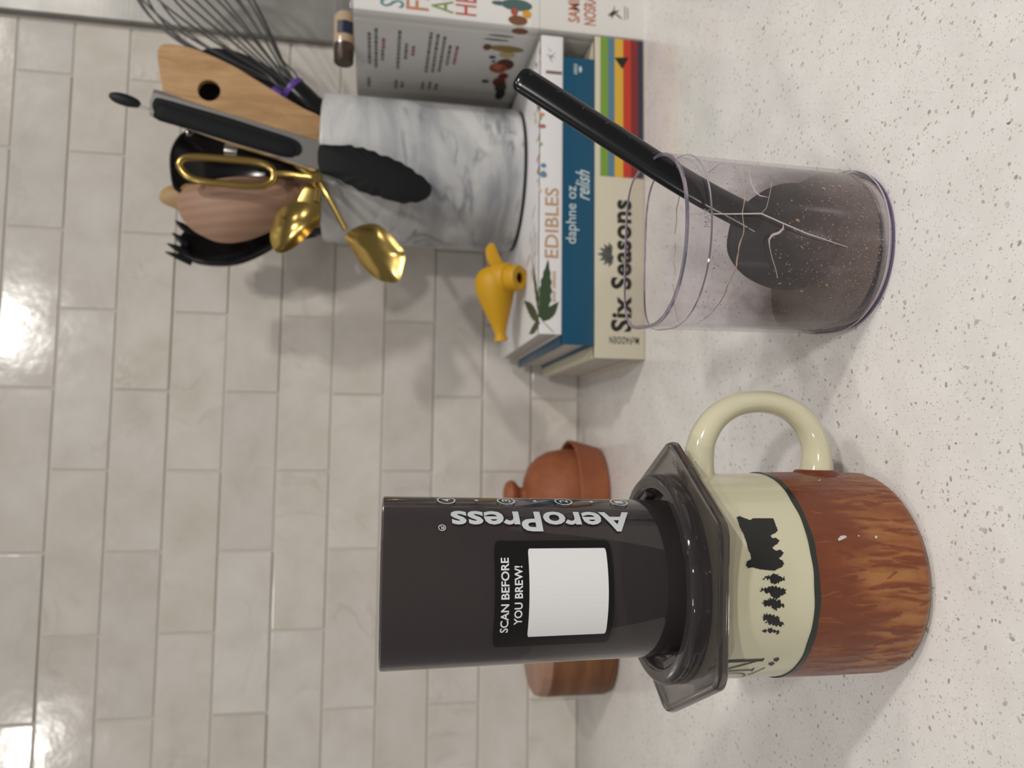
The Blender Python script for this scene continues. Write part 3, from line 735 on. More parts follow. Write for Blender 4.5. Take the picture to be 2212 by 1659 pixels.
# top: white, leaf print
b3=book('cookbook','white cookbook with gold title and serrated leaf print, topmost of the flat stack',11.75,36.6,YB-.5,7.02,8.9,M_whitebook,M_pages,cov=.12,over=.12)
ZT=8.9
def wmap(u,v,off):   # v>0 continues over the cover
    return (u,YS-off,ZT+v) if v<0 else (u,YS+v,ZT+off)
def uf(pts): return pts
M_goldfoil=mat('copper_gold_foil',(.62,.40,.22),.3,.6)
obj('title_lettering',fit_text('EDIBLES',17.95,23.75,7.35,8.5,sp_map,bold=.012),M_goldfoil,b3,False)
obj('subtitle_lettering',print2d([[(13.4+.16*k,7.55),(13.5+.16*k,7.55),(13.5+.16*k,7.55+.28),(13.4+.16*k,7.55+.28)] for k in range(22) if k not in (5,12)],sp_map),M_goldfoil,b3,False)
M_leaf=mat('leaf_green_print',(.035,.065,.028),.45)
def leaflet(x0,v0,x1,v1,w):
    out=[];N=14; dx,dy=x1-x0,v1-v0; l=math.hypot(dx,dy); nx,ny=-dy/l,dx/l
    for s in (1,-1):
        rng=range(0,N+1) if s==1 else range(N-1,0,-1)
        for i in rng:
            f=i/N; ww=w*math.sin(PI*f**.8)*(1+(.18 if i%2 else -.1))
            out.append((x0+dx*f+nx*ww*s,v0+dy*f+ny*ww*s))
    return out
LF=[(12.6965,-0.2781),(17.8419,-0.6967),(12.9179,-0.2006),(18.7214,3.12),(12.7743,-0.3534),(14.405,-1.5997),(12.7623,-0.0503),(15.6135,6.4269),(12.6158,-0.1272),(12.2895,4.0097)]
for i,wd in enumerate((.50,.42,.36,.55,.40)):
    a_,b_=LF[2*i],LF[2*i+1]; dz=.002*i
    obj('leaf_print',print2d([leaflet(a_[0],a_[1],b_[0],b_[1],wd)],(lambda dz:(lambda u,v,off:wmap(u,v,off+dz)))(dz),[('v',0)]),M_leaf,b3,False)
obj('leaf_stem_print',print2d([stroke2 for stroke2 in [[(LF[0][0],LF[0][1]),(LF[0][0],LF[0][1]-.13),(11.9,-1.25),(11.9,-1.12)]]],wmap,[('v',0)]),flat('stem_green',(.25,.30,.12)),b3,False)
obj('spine_bar',print2d([[(33.35,7.15),(33.62,7.15),(33.62,8.5),(33.35,8.5)]],sp_map),flat('brown_bar',(.17,.12,.10)),b3,False)
obj('signature_print',print2d([leaflet(34.3,-1.0,35.0,-.55,.05),leaflet(34.6,-.7,35.3,-1.2,.05),leaflet(35.0,-.4,34.7,-1.3,.05),leaflet(35.2,-.9,35.6,-.5,.04)],wmap,[('v',0)]),flat('grey_print2',(.35,.33,.33)),b3,False)
pal=[(.62,.22,.06),(.55,.40,.08),(.40,.10,.12),(.25,.30,.08),(.60,.30,.32),(.10,.22,.35),(.60,.50,.20)]
for i in range(34):
    x=R_.uniform(25,36.2) if i<28 else R_.uniform(23.5,26); v_=abs(R_.gauss(.5,.5))-.25 if x<30 else R_.uniform(.1,2.4)
    c=R_.choice(pal); k=pal.index(c)
    obj('flower_print',print2d([circ(x,v_,R_.uniform(.12,.32),7,R_.uniform(.12,.32))],(lambda dz:(lambda u,v,off:wmap(u,v,off+dz)))(.0015*i),[('v',0)]),flat('flower_ink_%d'%k,c),b3,False)
M_taupe=mat('taupe_print',(.36,.28,.25),.5)
obj('cover_print',print2d([leaflet(20.2,2.0,21.6,2.6,.13),leaflet(21.9,3.2,23,1.9,.12),leaflet(19.2,3.9,18.4,5.4,.16),leaflet(17.0,1.6,19.0,2.0,.12),leaflet(16.6,2.5,17.9,3.6,.12),leaflet(20.0,4.2,21.2,3.4,.12)]+[[(x,.9),(x+.05,.9),(x+.05,3.6),(x,3.6)] for x in [18.5+.22*k for k in range(9)]],wmap),M_taupe,b3,False)
# standing white cookbook
XW0=37.12; XW1=41.5; ZW=24.15
b4=thing('cookbook','tall white cookbook standing upright at the right end of the flat stack','book',(39.3,-11,0),'cookbooks stacked and standing under the crock')
def vbook_shell(x0,x1,z0,z1,m,name,grow=0):
    g=grow; pr=[(x0-g,YB),(x0-g,YS+1.55),(x0-g+.10,YS+1.35),(x0-g+.10,YS+1.15),(x0-g-.02,YS+.85),(x0-g-.02,YS+.3-g),(x0-g+.08,YS+.08-g),(x0-g+.3,YS-g),(x1+g-.3,YS-g),(x1+g-.08,YS+.08-g),(x1+g,YS+.3-g),(x1+g,YB)]
    inn=[(x1+g-.2,YB),(x1-.2+g,YS+.6),(x0+.35-g,YS+.6),(x0+.2-g,YB)]
    P=pr+inn; n=len(P); V=[(x,y,z0) for x,y in P]+[(x,y,z1) for x,y in P]
    F=[[i,(i+1)%n,(i+1)%n+n,i+n] for i in range(n)]
    tr=geometry.tessellate_polygon([[Vector((x,y,0)) for x,y in P]])
    F+=[list(t_) for t_ in tr]+[[i+n for i in t_] for t_ in tr]
    return obj(name,(V,F),m,b4,True,25)
vbook_shell(XW0,XW1,0,ZW-.05,M_band,'cover_boards')
vbook_shell(XW0,XW1,9.75,ZW,M_whitebook2,'dust_jacket',.035)
vbook_shell(XW0,XW1,9.10,9.75,M_band,'jacket_hem',.05)
obj('page_block',box(XW0+.2,XW1-.2,YS+.6,YB-.3,.3,ZW-.35),M_pages_v,b4,False)
vm=lambda u,v,off:(u,YS-.05-off,v)
cm_=lambda u,v,off:(XW0-.05-off,YS+u,v)
rows=[('SALT',20.15,22.05,(.11,.25,.26)),('FAT',18.2,20.0,(.50,.20,.09)),('ACID',16.2,18.0,(.20,.26,.08)),('HEAT',14.35,16.05,(.45,.07,.05))]
for s,a,b_,c in rows: obj('title_lettering',fit_text(s,37.55,41.2,a,b_,vm,bold=.0),flat('title_ink_'+s.lower(),c),b4,False)
M_orange=flat('author_ink',(.42,.13,.07))
vm2=lambda u,v,off:(u,YS-off,v)
obj('author_lettering',fit_text('SAMIN',38.0,40.6,5.65,6.65,vm2,bold=.02),M_orange,b4,False)
obj('author_lettering',fit_text('NOSRAT',37.9,40.9,4.25,5.3,vm2,bold=.02),M_orange,b4,False)
obj('publisher_mark',print2d([leaflet(38.9,3.2,39.5,2.2,.16),leaflet(38.6,2.9,39.9,2.6,.07),leaflet(39.2,2.6,38.7,1.9,.08),[(38.7,1.75),(39.9,1.75),(39.9,1.68),(38.7,1.68)],[(38.8,1.5),(39.8,1.5),(39.8,1.43),(38.8,1.43)]],vm2),flat('grey_print',(.1,.1,.1)),b4,False)
# ingredient illustrations along the lower edge of the jacket
ill=[((.07,.12,.11),'s',38.9,11.0,.5,1.3),((.07,.12,.11),'s',38.9,12.4,.2,.7),((.60,.30,.03),'s',38.2,10.15,.35,.38),((.35,.08,.05),'s',38.3,11.2,.34,.3),((.17,.07,.03),'s',37.6,10.9,.4,.8),((.10,.12,.09),'s',39.8,11.6,.35,1.6),((.25,.20,.12),'s',40.6,11.0,.4,1.0),
((.20,.08,.04),'c',.6,10.6,.45,.7),((.07,.05,.03),'c',1.6,12.0,.10,1.1),((.07,.05,.03),'c',2.3,12.3,.10,1.1),((.28,.20,.06),'c',3.6,11.2,.5,1.5),((.14,.06,.05),'c',3.6,12.9,.5,.35),((.50,.40,.22),'c',4.6,11.0,.5,.7),((.05,.05,.05),'c',5.2,12.2,.25,.3),((.05,.05,.05),'c',5.9,12.0,.16,.2),((.09,.04,.025),'c',6.3,10.9,1.0,.8),((.36,.07,.03),'c',7.0,11.4,.9,.8),((.48,.16,.10),'c',6.8,11.5,.45,.4),((.22,.02,.03),'c',8.4,10.7,.6,.45),((.16,.04,.02),'c',9.6,10.9,.9,.6),((.06,.04,.035),'c',10.6,10.6,1.0,.55),((.05,.045,.04),'c',9.7,12.2,.3,.35),((.03,.025,.02),'c',12,10.4,1.2,.45)]
for i,(c,k,u,v_,ru,rv) in enumerate(ill):
    mp=(vm if k=='s' else cm_); dz=.002*i
    obj('food_illustration',print2d([circ(u+.0,v_,ru,18,rv)],(lambda mp,dz:(lambda a,b,off:mp(a,b,off+dz)))(mp,dz)),flat('food_ink_%d'%i,c),b4,False)
M_txt=flat('grey_text_ink',(.17,.17,.16)); M_txr=flat('red_text_ink',(.38,.10,.11))
lines=[]; reds=[]
def tl(x,ya,yb,red=False):
    p=[]; return p
data=[[(-17.3742,22.8902),(-12.0253,22.9293)],[(-18.1341,22.3205),(-11.1935,22.3517)],[(-14.8002,21.7597),(-12.8463,21.7815)],[(-18.1693,20.352),(-11.5803,20.4327)],[(-16.2076,19.7778),(-13.3391,19.7449)],[(-18.3899,17.7994),(-11.3174,17.7988)],[(-18.2171,17.2073),(-11.4362,17.2097)],[(-17.9703,16.6033),(-11.8172,16.6423)],[(-16.6394,16.0843),(-13.1643,15.9996)],[(-9.4565,22.9907),(-7.5788,23.0055)],[(-9.4163,20.4582),(-7.7091,20.4563)],[(-9.1592,19.8869),(-7.825,19.8848)],[(-9.552,17.9456),(-8.0248,17.9405)],[(-9.6829,17.299),(-8.1586,17.2805)],[(-9.4348,16.6665),(-8.0911,16.6497)]]
datar=[[(-16.6548,21.7005),(-14.9653,21.7217)],[(-15.8826,19.0915),(-14.0266,19.202)],[(-16.6211,15.4032),(-13.4473,15.4404)]]
for D,m in ((data,M_txt),(datar,M_txr)):
    for (a,b_) in D:
        P=[]
        y=a[0]; z=(a[1]+b_[1])/2
        while y<b_[0]-.15:
            wd=R_.uniform(.25,.75); P.append([(y-YS,z-.13),(min(y+wd,b_[0])-YS,z-.13),(min(y+wd,b_[0])-YS,z+.13),(y-YS,z+.13)]); y+=wd+.14
        lo=obj('blurb_line',print2d(P,cm_),m,b4,False); lo['kind']='stuff'

# ============================================================ VANILLA-LIKE BOTTLE lying on the upright book
ZB=ZW+.95
bt=thing('small_bottle','small clear bottle with tan contents and dark cap lying on the upright book','bottle',(38.5,-14,ZW))
obj('glass_body',lathe(0,0,[(0,0),(.7,0),(.92,.12),(.95,.4),(.95,6.0),(.6,6.8),(.5,7.2),(.5,8.2),(0,8.2)],40,axis=(1,0,0),org=(36.6,-14,ZB)),M_clear,bt)
obj('tan_contents',lathe(0,0,[(0,.3),(.55,.4),(.8,.8),(.88,1.3),(.88,3.4),(.7,3.7),(0,3.7)],40,axis=(1,0,0),org=(36.6,-14,ZB)),mat('tan_powder',(.50,.38,.24),.7),bt)
obj('cap',lathe(0,0,[(0,-.75),(.75,-.75),(.84,-.65),(.88,.5),(.85,.9),(.6,.3),(0,.25)],40,axis=(1,0,0),org=(36.6,-14,ZB)),mat('dark_brown_cap',(.045,.026,.012),.4),bt)
bl=lambda u,v,off:(36.6+u,-14-(.95+off)*math.cos(v),ZB+(.95+off)*math.sin(v))
obj('bottle_label',print2d([[(1.6,-.9),(2.7,-.9),(2.7,.65),(1.6,.65)]],bl,steps('v',-.9,.75,8)),mat('navy_label',(.014,.018,.05),.4),bt,False)

# ============================================================ MARBLE CROCK
KX,KY,KR=28.2,-8.75,6.65; KZ=8.95; KT=26.85
cr=thing('utensil_crock','grey veined marble crock full of utensils on the white cookbook','crock',(KX,KY,KZ))
obj('body',lathe(KX,KY,[(0,KZ+.15),(KR-.25,KZ+.15),(KR-.05,KZ+.3),(KR,KZ+.6),(KR,KT-.25),(KR-.08,KT-.05),(KR-.25,KT),(KR-.75,KT),(KR-.95,KT-.2),(KR-.95,KZ+1.3),(0,KZ+1.2)],128),M_crock,cr)
obj('base_pad',lathe(KX,KY,[(0,KZ),(KR-.15,KZ),(KR-.1,KZ+.05),(KR-.12,KZ+.16),(0,KZ+.16)],96),M_blackm,cr)
FL=KZ+1.4
def U(name,label,cat,loc): return thing(name,label,cat,loc)
# wooden turner with a round hole
o=thing('wooden_turner','golden wooden turner with round hole, behind the tongs','spatula',(31,-11,FL+.2))
ol=[(35.7941,40.7768),(36.5081,40.697),(36.8256,40.4488),(36.9646,39.9287),(36.8937,38.6412),(36.5124,37.1031),(35.6208,34.7626),(34.4485,32.5834),(33.2238,30.3838),(32.2908,28.5725),(31.3934,26.7494),(29.4478,26.6909),(29.1151,28.6686),(29.5374,30.6503),(29.6733,32.9905),(30.6342,35.3356),(31.1324,37.6381),(31.3147,39.7145),(33.1556,40.2832)]
hc=[(33.1495,36.4685),(34.1048,36.5075)]; hrad=abs(hc[1][0]-hc[0][0])
hole=circ(hc[0][0],hc[0][1],hrad,28)
obj('blade',plate([(p.x,p.y) for p in smoothpath([(a,b,0) for a,b in ol],4,True)],plane_map(-12.0),-.28,.28,[hole]),M_wood,o,True,50)
ha=[(30.3853,27.1188)][0]
obj('handle',tube([(ha[0],-12,ha[1]),(ha[0]-1.2,-11.5,21),(ha[0]-3.2,-9.5,FL+.5)],[.62,.55,.5],16,flat=.8),M_wood,o)
# black turner behind it
o=thing('black_turner','black slotted nylon turner with purple neck, behind the wooden turner','spatula',(31,-9,FL+.2))
ol=[(36.9713,37.9482),(37.662,37.5076),(37.9584,36.3408),(37.7365,34.351),(36.9054,32.3201),(35.9482,30.5921),(34.7561,29.4159),(33.6469,29.1763),(33.2936,30.1787),(33.2373,32.1887),(32.4127,34.1488),(32.2342,36.111),(32.5228,37.6062),(34.6131,38.0051)]
obj('blade',plate(ol,plane_map(-10.3),-.15,.15,(),4),M_blackm,o)
na=[(34.2984,31.0206),(33.4981,29.3747),(32.0779,27.2895)]
obj('neck_ring',lathe(0,0,[(.55,-.5),(.72,-.45),(.74,.45),(.55,.5)],28,True,axis=(.55,0,.8),org=(na[0][0],-10.2,na[0][1])),M_purple,o)
obj('handle',tube([(na[0][0],-10.3,na[0][1]),(na[1][0],-10.0,na[1][1]),(na[2][0],-9.6,na[2][1]),(29,-8.5,FL+.5)],[.45,.5,.55,.5],16),M_blackm,o)
# whisk
o=thing('whisk','balloon whisk with grey wires, black handle and purple collar','whisk',(31,-9,FL+.2))
rc=[(34.7269,29.6384)][0]; ax=Vector((.66,-.05,.75)).normalized(); org=Vector((rc[0],-10.5,rc[1]))
u=ax.cross(Vector((0,1,0))).normalized(); w_=ax.cross(u)
obj('collar',lathe(0,0,[(1.0,-.30),(1.18,-.25),(1.24,.0),(1.18,.25),(1.0,.3)],40,True,axis=ax,org=org),M_purple,o)
hb=org-ax*2.2
obj('handle',tube([org+ax*.1,org-ax*1.0,org-ax*2.6,Vector((32.2,-10.0,24)),Vector((30,-9,17)),Vector((28,-8,FL+.6))],[1.14,1.2,1.25,1.2,.9,.7],24),M_black,o)
for k in range(9):
    ang=PI*k/9; dirv=u*math.cos(ang)+w_*math.sin(ang); path=[]
    Lw=17.5-.35*(k%3); Wd=4.3
    base=.28+.55*((k%3)/2)
    prof=[(0,base),(.9,base*1.25+.15),(2.5,1.25),(5,2.35),(8,3.45),(11,4.15),(13.5,4.1),(15.5,3.3),(Lw-.5,1.9),(Lw,0)]
    pts=[org+ax*z_+dirv*r for z_,r in prof]+[org+ax*z_-dirv*r for z_,r in prof[::-1][1:]]
    obj('wire',tube(smoothpath(pts,5),.10,8),M_wire,o)
# tongs
o=thing('tongs','stainless tongs with black grip panels, one scalloped black head outside the crock','tongs',(26,-16.3,18))
YT=-16.35
arm=[(30.6258,39.8158),(30.5603,39.2901),(29.2902,33.7466),(27.6557,26.7682),(27.3254,26.4596),(25.5157,26.405),(25.4144,26.6998),(27.0268,32.9401),(28.2821,37.262),(28.846,39.5602),(29.0817,39.9182),(29.8798,39.9899)]
obj('arm',plate(arm,plane_map(YT),-.16,.16),M_steel,o,True,50)
sideA=[(30.6258,39.8158),(29.2902,33.7466),(27.6557,26.7682)]; sideB=[(29.0817,39.9182),(28.2821,37.262),(27.0268,32.9401),(25.4144,26.6998)]
for sd in (sideA,sideB):
    obj('arm_flange',tube([(a,YT+.25,b) for a,b in sd],.22,10,flat=1.9),M_steel,o)
gp=[(29.3102,39.5119),(29.0769,38.6995),(28.6125,36.5708),(27.8951,33.6924),(27.2449,30.7744),(26.7548,28.6312)]
obj('grip_panel',tube(smoothpath([(a,YT-.15,b) for a,b in gp],4),[.45]+[.72]*2+[.8]*16+[.72,.6],20,flat=.38),M_grip,o)
gl=blade([(29.5203,39.7301),(30.0714,39.5815),(30.1935,39.099),(29.6518,36.6148),(29.0185,33.736),(28.2587,30.8103),(27.788,28.9602),(27.4118,28.2834),(26.9171,28.0825),(26.4233,28.3622),(26.3646,29.0969),(26.7,30.7552),(27.3151,33.6699),(28.0747,36.5481),(28.74,39.0333),(29.0017,39.5325)],plane_map(YT),lambda k:-.30-.06*(1-k**6),lambda k:-.1,3,2)
obj('grip_panel',gl,M_grip,o)
hd=[(27.0874,26.7121),(27.2446,25.753),(27.2848,24.785),(27.3763,24.151),(27.1708,23.77),(27.2198,23.1689),(27.0167,22.7484),(26.9439,22.1788),(26.6244,21.7156),(26.5934,21.106),(26.2817,20.5262),(26.1618,20.026),(25.8738,19.636),(25.6368,19.0927),(25.2655,18.7382),(25.0643,18.2323),(24.6552,17.8373),(24.2428,17.4806),(23.7232,17.5093),(23.3444,17.8113),(23.1646,18.1166),(22.9299,18.6509),(22.9353,19.1501),(22.7779,19.7208),(22.899,20.2577),(22.9831,20.7544),(23.1009,21.3264),(23.3047,21.7855),(23.307,22.314),(23.5075,22.8085),(23.6604,23.4131),(24.0498,23.985),(24.2042,24.5492),(24.5613,25.006),(24.8149,25.7928),(25.2562,26.6561)]
def hm(a,b,off): return (a,-16.75-.012*(26.5-b)**1.0*4+off,b)
obj('head',blade(hd,hm,lambda k:-.35-.32*(1-k**3),lambda k:.16,8,3),M_grip,o)
for sh in (2.6,):
    arm2=[(a+.5,b) for a,b in arm]
    obj('arm',plate(arm2,lambda a,b,off:(a,YT+.9+.17*(36-b)*.9+off,b),-.10,.10),M_steel,o,True,50)
obj('head',tube([(26.0,-14.2,26),(25.2,-13.4,22),(24.6,-13,19)],[.9,1.0,.7],16,flat=.5),M_blackm,o)
rg_=[(29.4023,40.0782),(29.5998,40.8507),(30.2702,43.0859),(29.7239,40.7527)]
obj('pull_rod',tube([(rg_[0][0],-16.2,rg_[0][1]),(rg_[1][0],-16.2,rg_[1][1])],.09,10),M_steel,o)
obj('pull_tab',blade([(30.2322,43.084),(30.4796,42.8909),(30.5068,42.2057),(30.3148,41.4035),(29.988,40.7998),(29.6475,40.7491),(29.4759,40.9487),(29.4825,41.7084),(29.6758,42.5084),(29.9729,43.0026)],plane_map(-16.2),lambda k:-.12-.22*(1-k*k),lambda k:.12+.22*(1-k*k),4,3),M_blackm,o)
obj('hinge_pin',tube([([(30.3625,38.444)][0][0],YT-.2,[(30.3625,38.444)][0][1]+.0),([(30.3625,38.444)][0][0],YT+1.4,[(30.3625,38.444)][0][1])],.2,12),M_steel,o)
# black ladle
o=thing('ladle','large black ladle bowl behind the gold loop','ladle',(27,-8,FL+.2))
ol=[(25.6569,39.7092),(27.7563,39.9964),(29.1364,39.7844),(30.2176,39.127),(30.8384,37.8935),(31.1295,35.5198),(30.5028,32.6763),(29.3323,31.007),(27.5272,30.7),(25.8069,31.6974),(24.9928,34.0828),(24.7719,37.2468),(25.0207,39.1365)]
obj('bowl',blade(ol,plane_map(-9.0,36,-.1),lambda k:.1+1.6*(1-k*k),lambda k:.35+1.8*(1-k*k),8,3),M_black,o)
obj('bowl_rim',tube([(a,-9.05-.1*(b-36)*1,b) for a,b in [(p.x,p.y) for p in smoothpath([(a,b,0) for a,b in ol],4,True)]],.16,8,True),M_grip,o)
ha=[(28.336,32.5978),(27.8764,27.2524)]
obj('handle',tube([(ha[0][0],-9,ha[0][1]),(ha[1][0],-9,ha[1][1]),(27.5,-7.5,FL+.5)],[.9,.8,.6],16),M_blackm,o)
hl=[(31.1292,38.0378)][0]
obj('hanging_loop',tube([(hl[0]+1.1*math.cos(t_/12*2*PI)+.9*math.sin(t_/12*2*PI)*.3,-9.6,hl[1]-.5*math.sin(t_/12*2*PI)-.5*math.cos(t_/12*2*PI)) for t_ in range(24)],.10,8,True),M_steel,o)
# black utensil with chrome end cap
o=thing('black_handled_utensil','upturned black handle with a chrome end cap beside the gold loop','utensil',(26.5,-11,FL+.2))
hh=[(27.7983,34.8469),(27.7224,34.2788),(27.6524,33.6335),(27.2942,31.9852),(26.8201,29.6642),(26.1226,26.9188)]
obj('chrome_cap',tube([(hh[0][0],-13,hh[0][1]),(hh[0][0]-.03,-13,hh[0][1]-.15),(hh[2][0],-13,hh[2][1])],[.45,.74,.80],24),M_steel,o)
obj('handle',tube([(hh[2][0],-13,hh[2][1]),(hh[3][0],-13,hh[3][1]),(hh[4][0],-12.6,hh[4][1]),(hh[5][0],-12,hh[5][1]),(26.4,-9.8,FL+.6)],[.82,.9,.95,.95,.6],20),M_blackm,o)
# gold scissor tongs: two loops, two arms, two leaf-shaped spoons
o=thing('gold_serving_tongs','gold scissor tongs with an oval loop handle and leaf-shaped spoon ends','tongs',(25,-16,24))
lp_=[(25.2259,37.7529),(25.7048,37.561),(25.9483,36.9313),(26.0172,35.5748),(26.004,33.7694),(25.9515,31.9442),(25.7174,30.9068),(25.1282,30.3696),(24.4107,30.4921),(23.9657,31.212),(23.8653,32.5974),(23.9156,34.0498),(23.9655,35.4907),(24.1181,36.5686),(24.5271,37.2971)]
lpp=smoothpath([(a,-15.5,b) for a,b in lp_],4,True)
obj('finger_loop',tube(lpp,.30,12,True,flat=.8),M_gold,o)
ar=[(25.0822,30.5874),(25.1013,29.2986),(24.8589,27.8058),(24.5761,26.8254),(23.326,26.075),(21.9197,25.2817),(20.1656,24.3649)]
ap=[(ar[0][0],-15.5,ar[0][1]),(ar[1][0],-15.6,ar[1][1]),(ar[2][0],-15.9,ar[2][1]),(ar[3][0],-16.3,ar[3][1]),(ar[4][0],-16.8,ar[4][1]),(ar[5][0],-17.1,ar[5][1]),(ar[6][0],-17.4,ar[6][1])]
obj('arm',tube(smoothpath(ap,5),[.26]*12+[.24]*19,12,flat=.7),M_gold,o)
s1=[(19.4392,24.3889),(19.9128,24.1453),(20.2459,23.7131),(20.5988,22.9843),(20.7365,22.0231),(20.4655,21.4202),(19.9622,20.8102),(19.2649,20.1945),(18.6008,19.6537),(18.1059,19.5299),(17.1723,19.697),(16.2782,19.9018),(15.9516,20.3055),(15.9625,20.8648),(16.0821,21.5362),(16.5784,22.2887),(17.2674,22.9705),(18.1876,23.5837),(18.9967,24.1199)]
obj('spoon_end',blade(s1,plane_map(-17.6),lambda k:-.05+.62*(1-k**2.5),lambda k:.07+.72*(1-k**2.5),10,3),M_gold,o)
ar2=[(26.5301,29.0922),(25.9456,28.4376),(25.289,27.6667),(24.6335,26.8561)]
obj('arm',tube(smoothpath([(ar2[0][0],-15.2,ar2[0][1]),(ar2[1][0],-15.3,ar2[1][1]),(ar2[2][0],-15.5,ar2[2][1]),(ar2[3][0],-15.7,ar2[3][1]),([(23.0566,26.9418)][0][0],-15.2,[(23.0566,26.9418)][0][1])],4),.28,12,flat=.6),M_gold,o)
obj('pivot',lathe(0,0,[(0,-.35),(.42,-.32),(.48,-.1),(.48,.5),(0,.55)],24,axis=(0,1,0),org=(ar[3][0],-16.4,ar[3][1])),M_gold,o)
s2=[(18.9572,30.3011),(19.7985,30.5138),(20.8968,30.369),(21.9479,29.8167),(22.555,28.9495),(22.7043,27.9127),(22.2924,27.0021),(21.6084,26.606),(20.8126,26.7317),(19.9092,27.3763),(19.0784,28.2048),(18.4776,29.1826),(18.4363,29.9164)]
obj('spoon_end',blade(s2,plane_map(-15.5,30,.25),lambda k:-.05+.95*(1-k**2.2),lambda k:.08+1.05*(1-k**2.2),10,3),M_gold,o)
s3=[(24.47,27.7123),(24.6212,26.7329),(20.9651,26.5836),(21.7613,27.7769),(22.6212,28.5553)]
obj('spoon_neck',blade(s3,plane_map(-14.7,30,.1),lambda k:-.1-.1*(1-k*k),lambda k:.12,4,3),M_gold,o)
# big beech spoon, convex side to the front
o=thing('wooden_spoon','broad pinkish wooden spoon with curved grain, back of the bowl forward','spoon',(25,-12.5,FL+.2))
ol=[(22.9154,38.4559),(23.7652,38.2371),(24.3344,37.5277),(24.8593,36.3685),(25.25,34.8961),(25.5917,33.0312),(25.722,30.756),(25.7023,28.8336),(25.2615,27.5795),(24.3009,27.2385),(23.173,28.1721),(21.9886,29.4798),(20.9319,30.8546),(20.2032,32.265),(19.7554,33.7474),(19.7185,35.0474),(20.088,36.1709),(20.8063,37.3768),(21.8628,38.1906)]
obj('bowl',blade(ol,plane_map(-13.2),lambda k:.25-1.6*(1-k**2.4),lambda k:.45-1.3*(1-k**2.4),12,3),M_wood_pink,o)
ha=[(24.4232,28.4056),(24.8481,26.4756)]
obj('handle',tube([(ha[0][0],-13.3,ha[0][1]),(ha[1][0],-13.0,ha[1][1]),(25.5,-9.5,FL+.5)],[1.2,.9,.6],16,flat=.6),M_wood_pink,o)
# small tan spoon behind
o=thing('wooden_spoon','small tan wooden spoon peeping out behind the broad one','spoon',(26,-7,FL+.2))
ol=[(24.5388,41.1068),(25.2317,40.9049),(25.7058,40.2243),(25.9668,38.9811),(25.9105,37.3989),(25.3106,36.1816),(24.3689,36.1438),(23.6065,37.3035),(23.5022,38.8749),(23.842,40.1414),(24.1326,40.8552)]
obj('bowl',blade(ol,plane_map(-8.5),lambda k:-.1-.6*(1-k*k),lambda k:.15-.3*(1-k*k),6,3),M_wood_tan,o)
ha=[(24.7692,36.5579),(25.8552,27.2258)]
obj('handle',tube([(ha[0][0],-8.4,ha[0][1]),(ha[1][0],-8.2,ha[1][1]),(26.5,-6.5,FL+.5)],[.6,.5,.5],14),M_wood_tan,o)
# pasta server
o=thing('pasta_server','black pasta server with pointed tines, leftmost in the crock','server',(23.5,-9,FL+.2))
ol=[(19.4897,38.7782),(20.517,38.9767),(21.364,38.7439),(21.7811,37.4069),(21.6147,34.6612),(22.2338,31.5048),(23.2405,29.1179),(24.1208,27.5133),(23.3778,26.9981),(21.8679,27.0342),(21.3417,28.6499),(21.0328,30.2577),(20.2115,31.2332),(19.3319,32.5971),(18.6591,34.1532),(18.4505,35.7127),(18.534,37.271),(18.8963,38.252)]
def sm3(a,b,off): return (a,-9.5+off,b)
obj('bowl',blade(ol,sm3,lambda k:.2+1.1*(1-k**2),lambda k:.45+1.3*(1-k**2),8,3),M_black,o)
obj('bowl_rim',tube([(a,-9.45,b) for a,b in [(19.3655,38.7728),(18.9279,37.6744),(18.669,36.3061),(18.8471,34.5537),(19.6575,32.8076),(20.4961,31.4433),(21.009,30.6592)]],.28,10),M_black,o)
for (tx,ty),(bx_,by_) in (([(19.3382,39.9982),(18.6687,37.8566)]),([(20.0904,39.8788),(19.3935,38.2734)]),([(21.0679,39.5006),(20.2233,38.309)]),([(22.1624,39.3181),(21.3995,38.1661)])):
    obj('tine',tube([(tx,-9.9,ty),((tx+bx_)/2+.05,-9.75,(ty+by_)/2+.1),(bx_,-9.4,by_)],[.06,.28,.36],12,flat=.6),M_black,o)
ha=[(22.3499,28.2753),(22.3227,26.6375)]
obj('handle',tube([(ha[0][0],-9.4,ha[0][1]),(ha[1][0]+.3,-9.2,ha[1][1]),(24.8,-8.5,20),(26.2,-7.8,FL+.5)],[.8,.75,.6,.5],16),M_black,o)

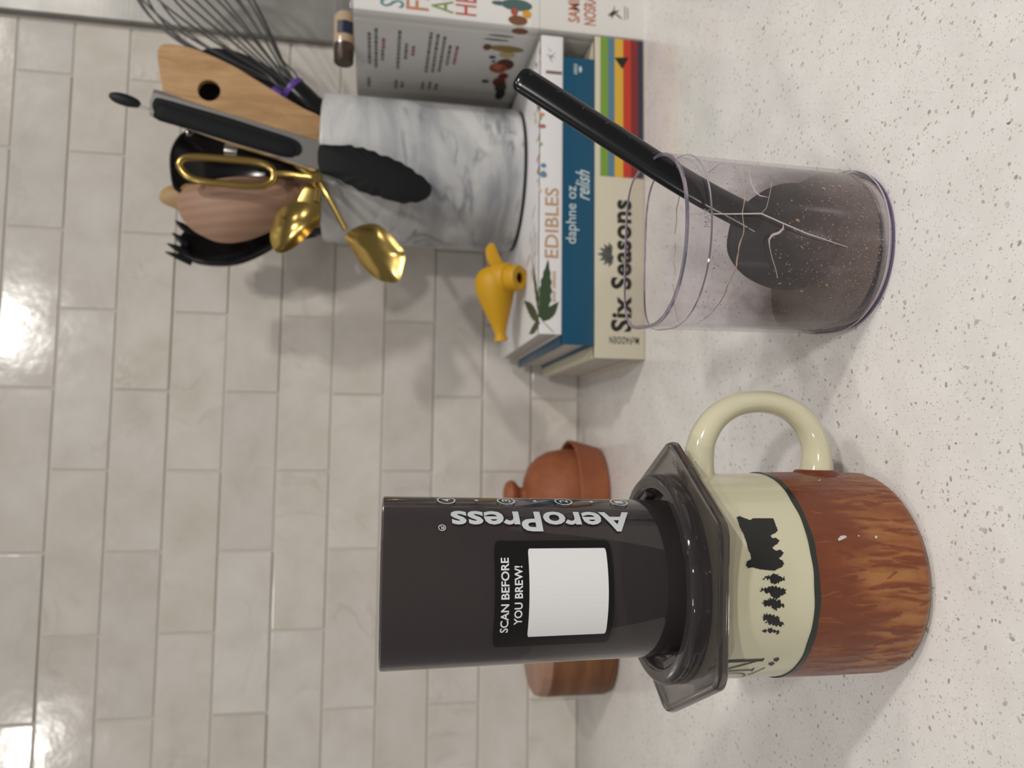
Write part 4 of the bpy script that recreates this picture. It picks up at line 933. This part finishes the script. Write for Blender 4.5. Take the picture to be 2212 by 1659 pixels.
# ============================================================ YELLOW SPOUTED STOPPER
yc=(17.4,-14.2)
ye=thing('yellow_spouted_cap','small yellow rubber cap with round nozzle and tapering tail on the white cookbook','cap',(17.2,-13.9,8.95))
A0=Vector((12.05,-13.2,10.75)); A1=Vector((19.0,-13.9,11.75)); ax=(A1-A0)
prof=[(0,0),(.46,0),(.60,.06),(.58,.3),(.47,.5),(.52,.9),(.80,1.7),(1.14,2.6),(1.45,3.5),(1.66,4.2),(1.78,4.9),(1.74,5.5),(1.55,6.0),(1.2,6.4),(.7,6.65),(0,6.72)]
obj('body',lathe(0,0,prof,48,axis=ax,org=A0),M_yellow,ye)
P0=Vector((17.45,-13.9,11.25)); dN=Vector((-.06,-.74,-.67)).normalized()
obj('nozzle',lathe(0,0,[(1.5,.2),(1.42,.9),(1.36,1.35),(1.28,1.45),(1.16,1.5),(1.12,1.9),(1.14,2.35),(1.04,2.5),(.55,2.54),(.48,2.5),(.46,1.6),(0,1.55)],44,axis=dN,org=P0),M_yellow,ye)
obj('bore',lathe(0,0,[(.45,2.35),(.44,1.66),(0,1.62)],30,axis=dN,org=P0),M_yellow_in,ye)
fin=[(18.2951,11.381),(18.6437,11.8834),(19.2504,12.2229),(19.952,12.3567),(20.4623,12.198),(20.6488,11.8684),(20.4565,11.5749),(19.9247,11.36),(19.4765,11.1462),(19.0701,10.933),(18.4879,10.8842)]
obj('tail_loop',blade(fin,plane_map(-13.9),lambda k:-.28-.08*(1-k*k),lambda k:.28+.08*(1-k*k),4,3),M_yellow,ye)


# ============================================================ TERRACOTTA DOME IN SAUCER
TX,TY=-1.9,-6.9
po=thing('terracotta_keeper','terracotta dome with a knob sitting in its flared saucer, behind the chamber','pot',(TX,TY,0))
obj('saucer',lathe(TX,TY,[(0,.25),(3.9,.25),(4.1,0),(4.4,.0),(4.65,.15),(5.25,2.5),(5.32,2.9),(5.2,3.0),(5.05,2.9),(4.5,.7),(0,.6)],96),M_terra,po)
obj('dome',lathe(TX,TY,[(4.35,.75),(4.45,2.0),(4.42,3.6),(4.15,5.0),(3.6,6.0),(2.8,6.75),(1.8,7.15),(.9,7.3),(0,7.35)],96),M_terra,po)
kn=[]
obj('knob',lathe(TX,TY,[(.9,7.2),(.72,7.5),(.75,7.8),(1.25,8.2),(1.42,8.6),(1.2,9.05),(.7,9.25),(0,9.3)],14),M_terra,po)

# ============================================================ WOODEN BOX
WX,WY,WR=-15.0,-9.2,4.95
wb=thing('wooden_salt_box','round dark wooden box with a paler flat lid at the left','wooden box',(WX,WY,0))
obj('body',lathe(WX,WY,[(0,0),(WR-.5,0),(WR-.15,.15),(WR,.6),(WR,5.8),(WR-.02,5.95),(0,5.95)],96),M_acacia,wb)
obj('lid',lathe(WX,WY,[(0,5.97),(WR-.02,5.97),(WR-.02,6.3),(WR-.15,6.75),(WR-.5,6.98),(0,7.05)],96),M_acacia_top,wb)
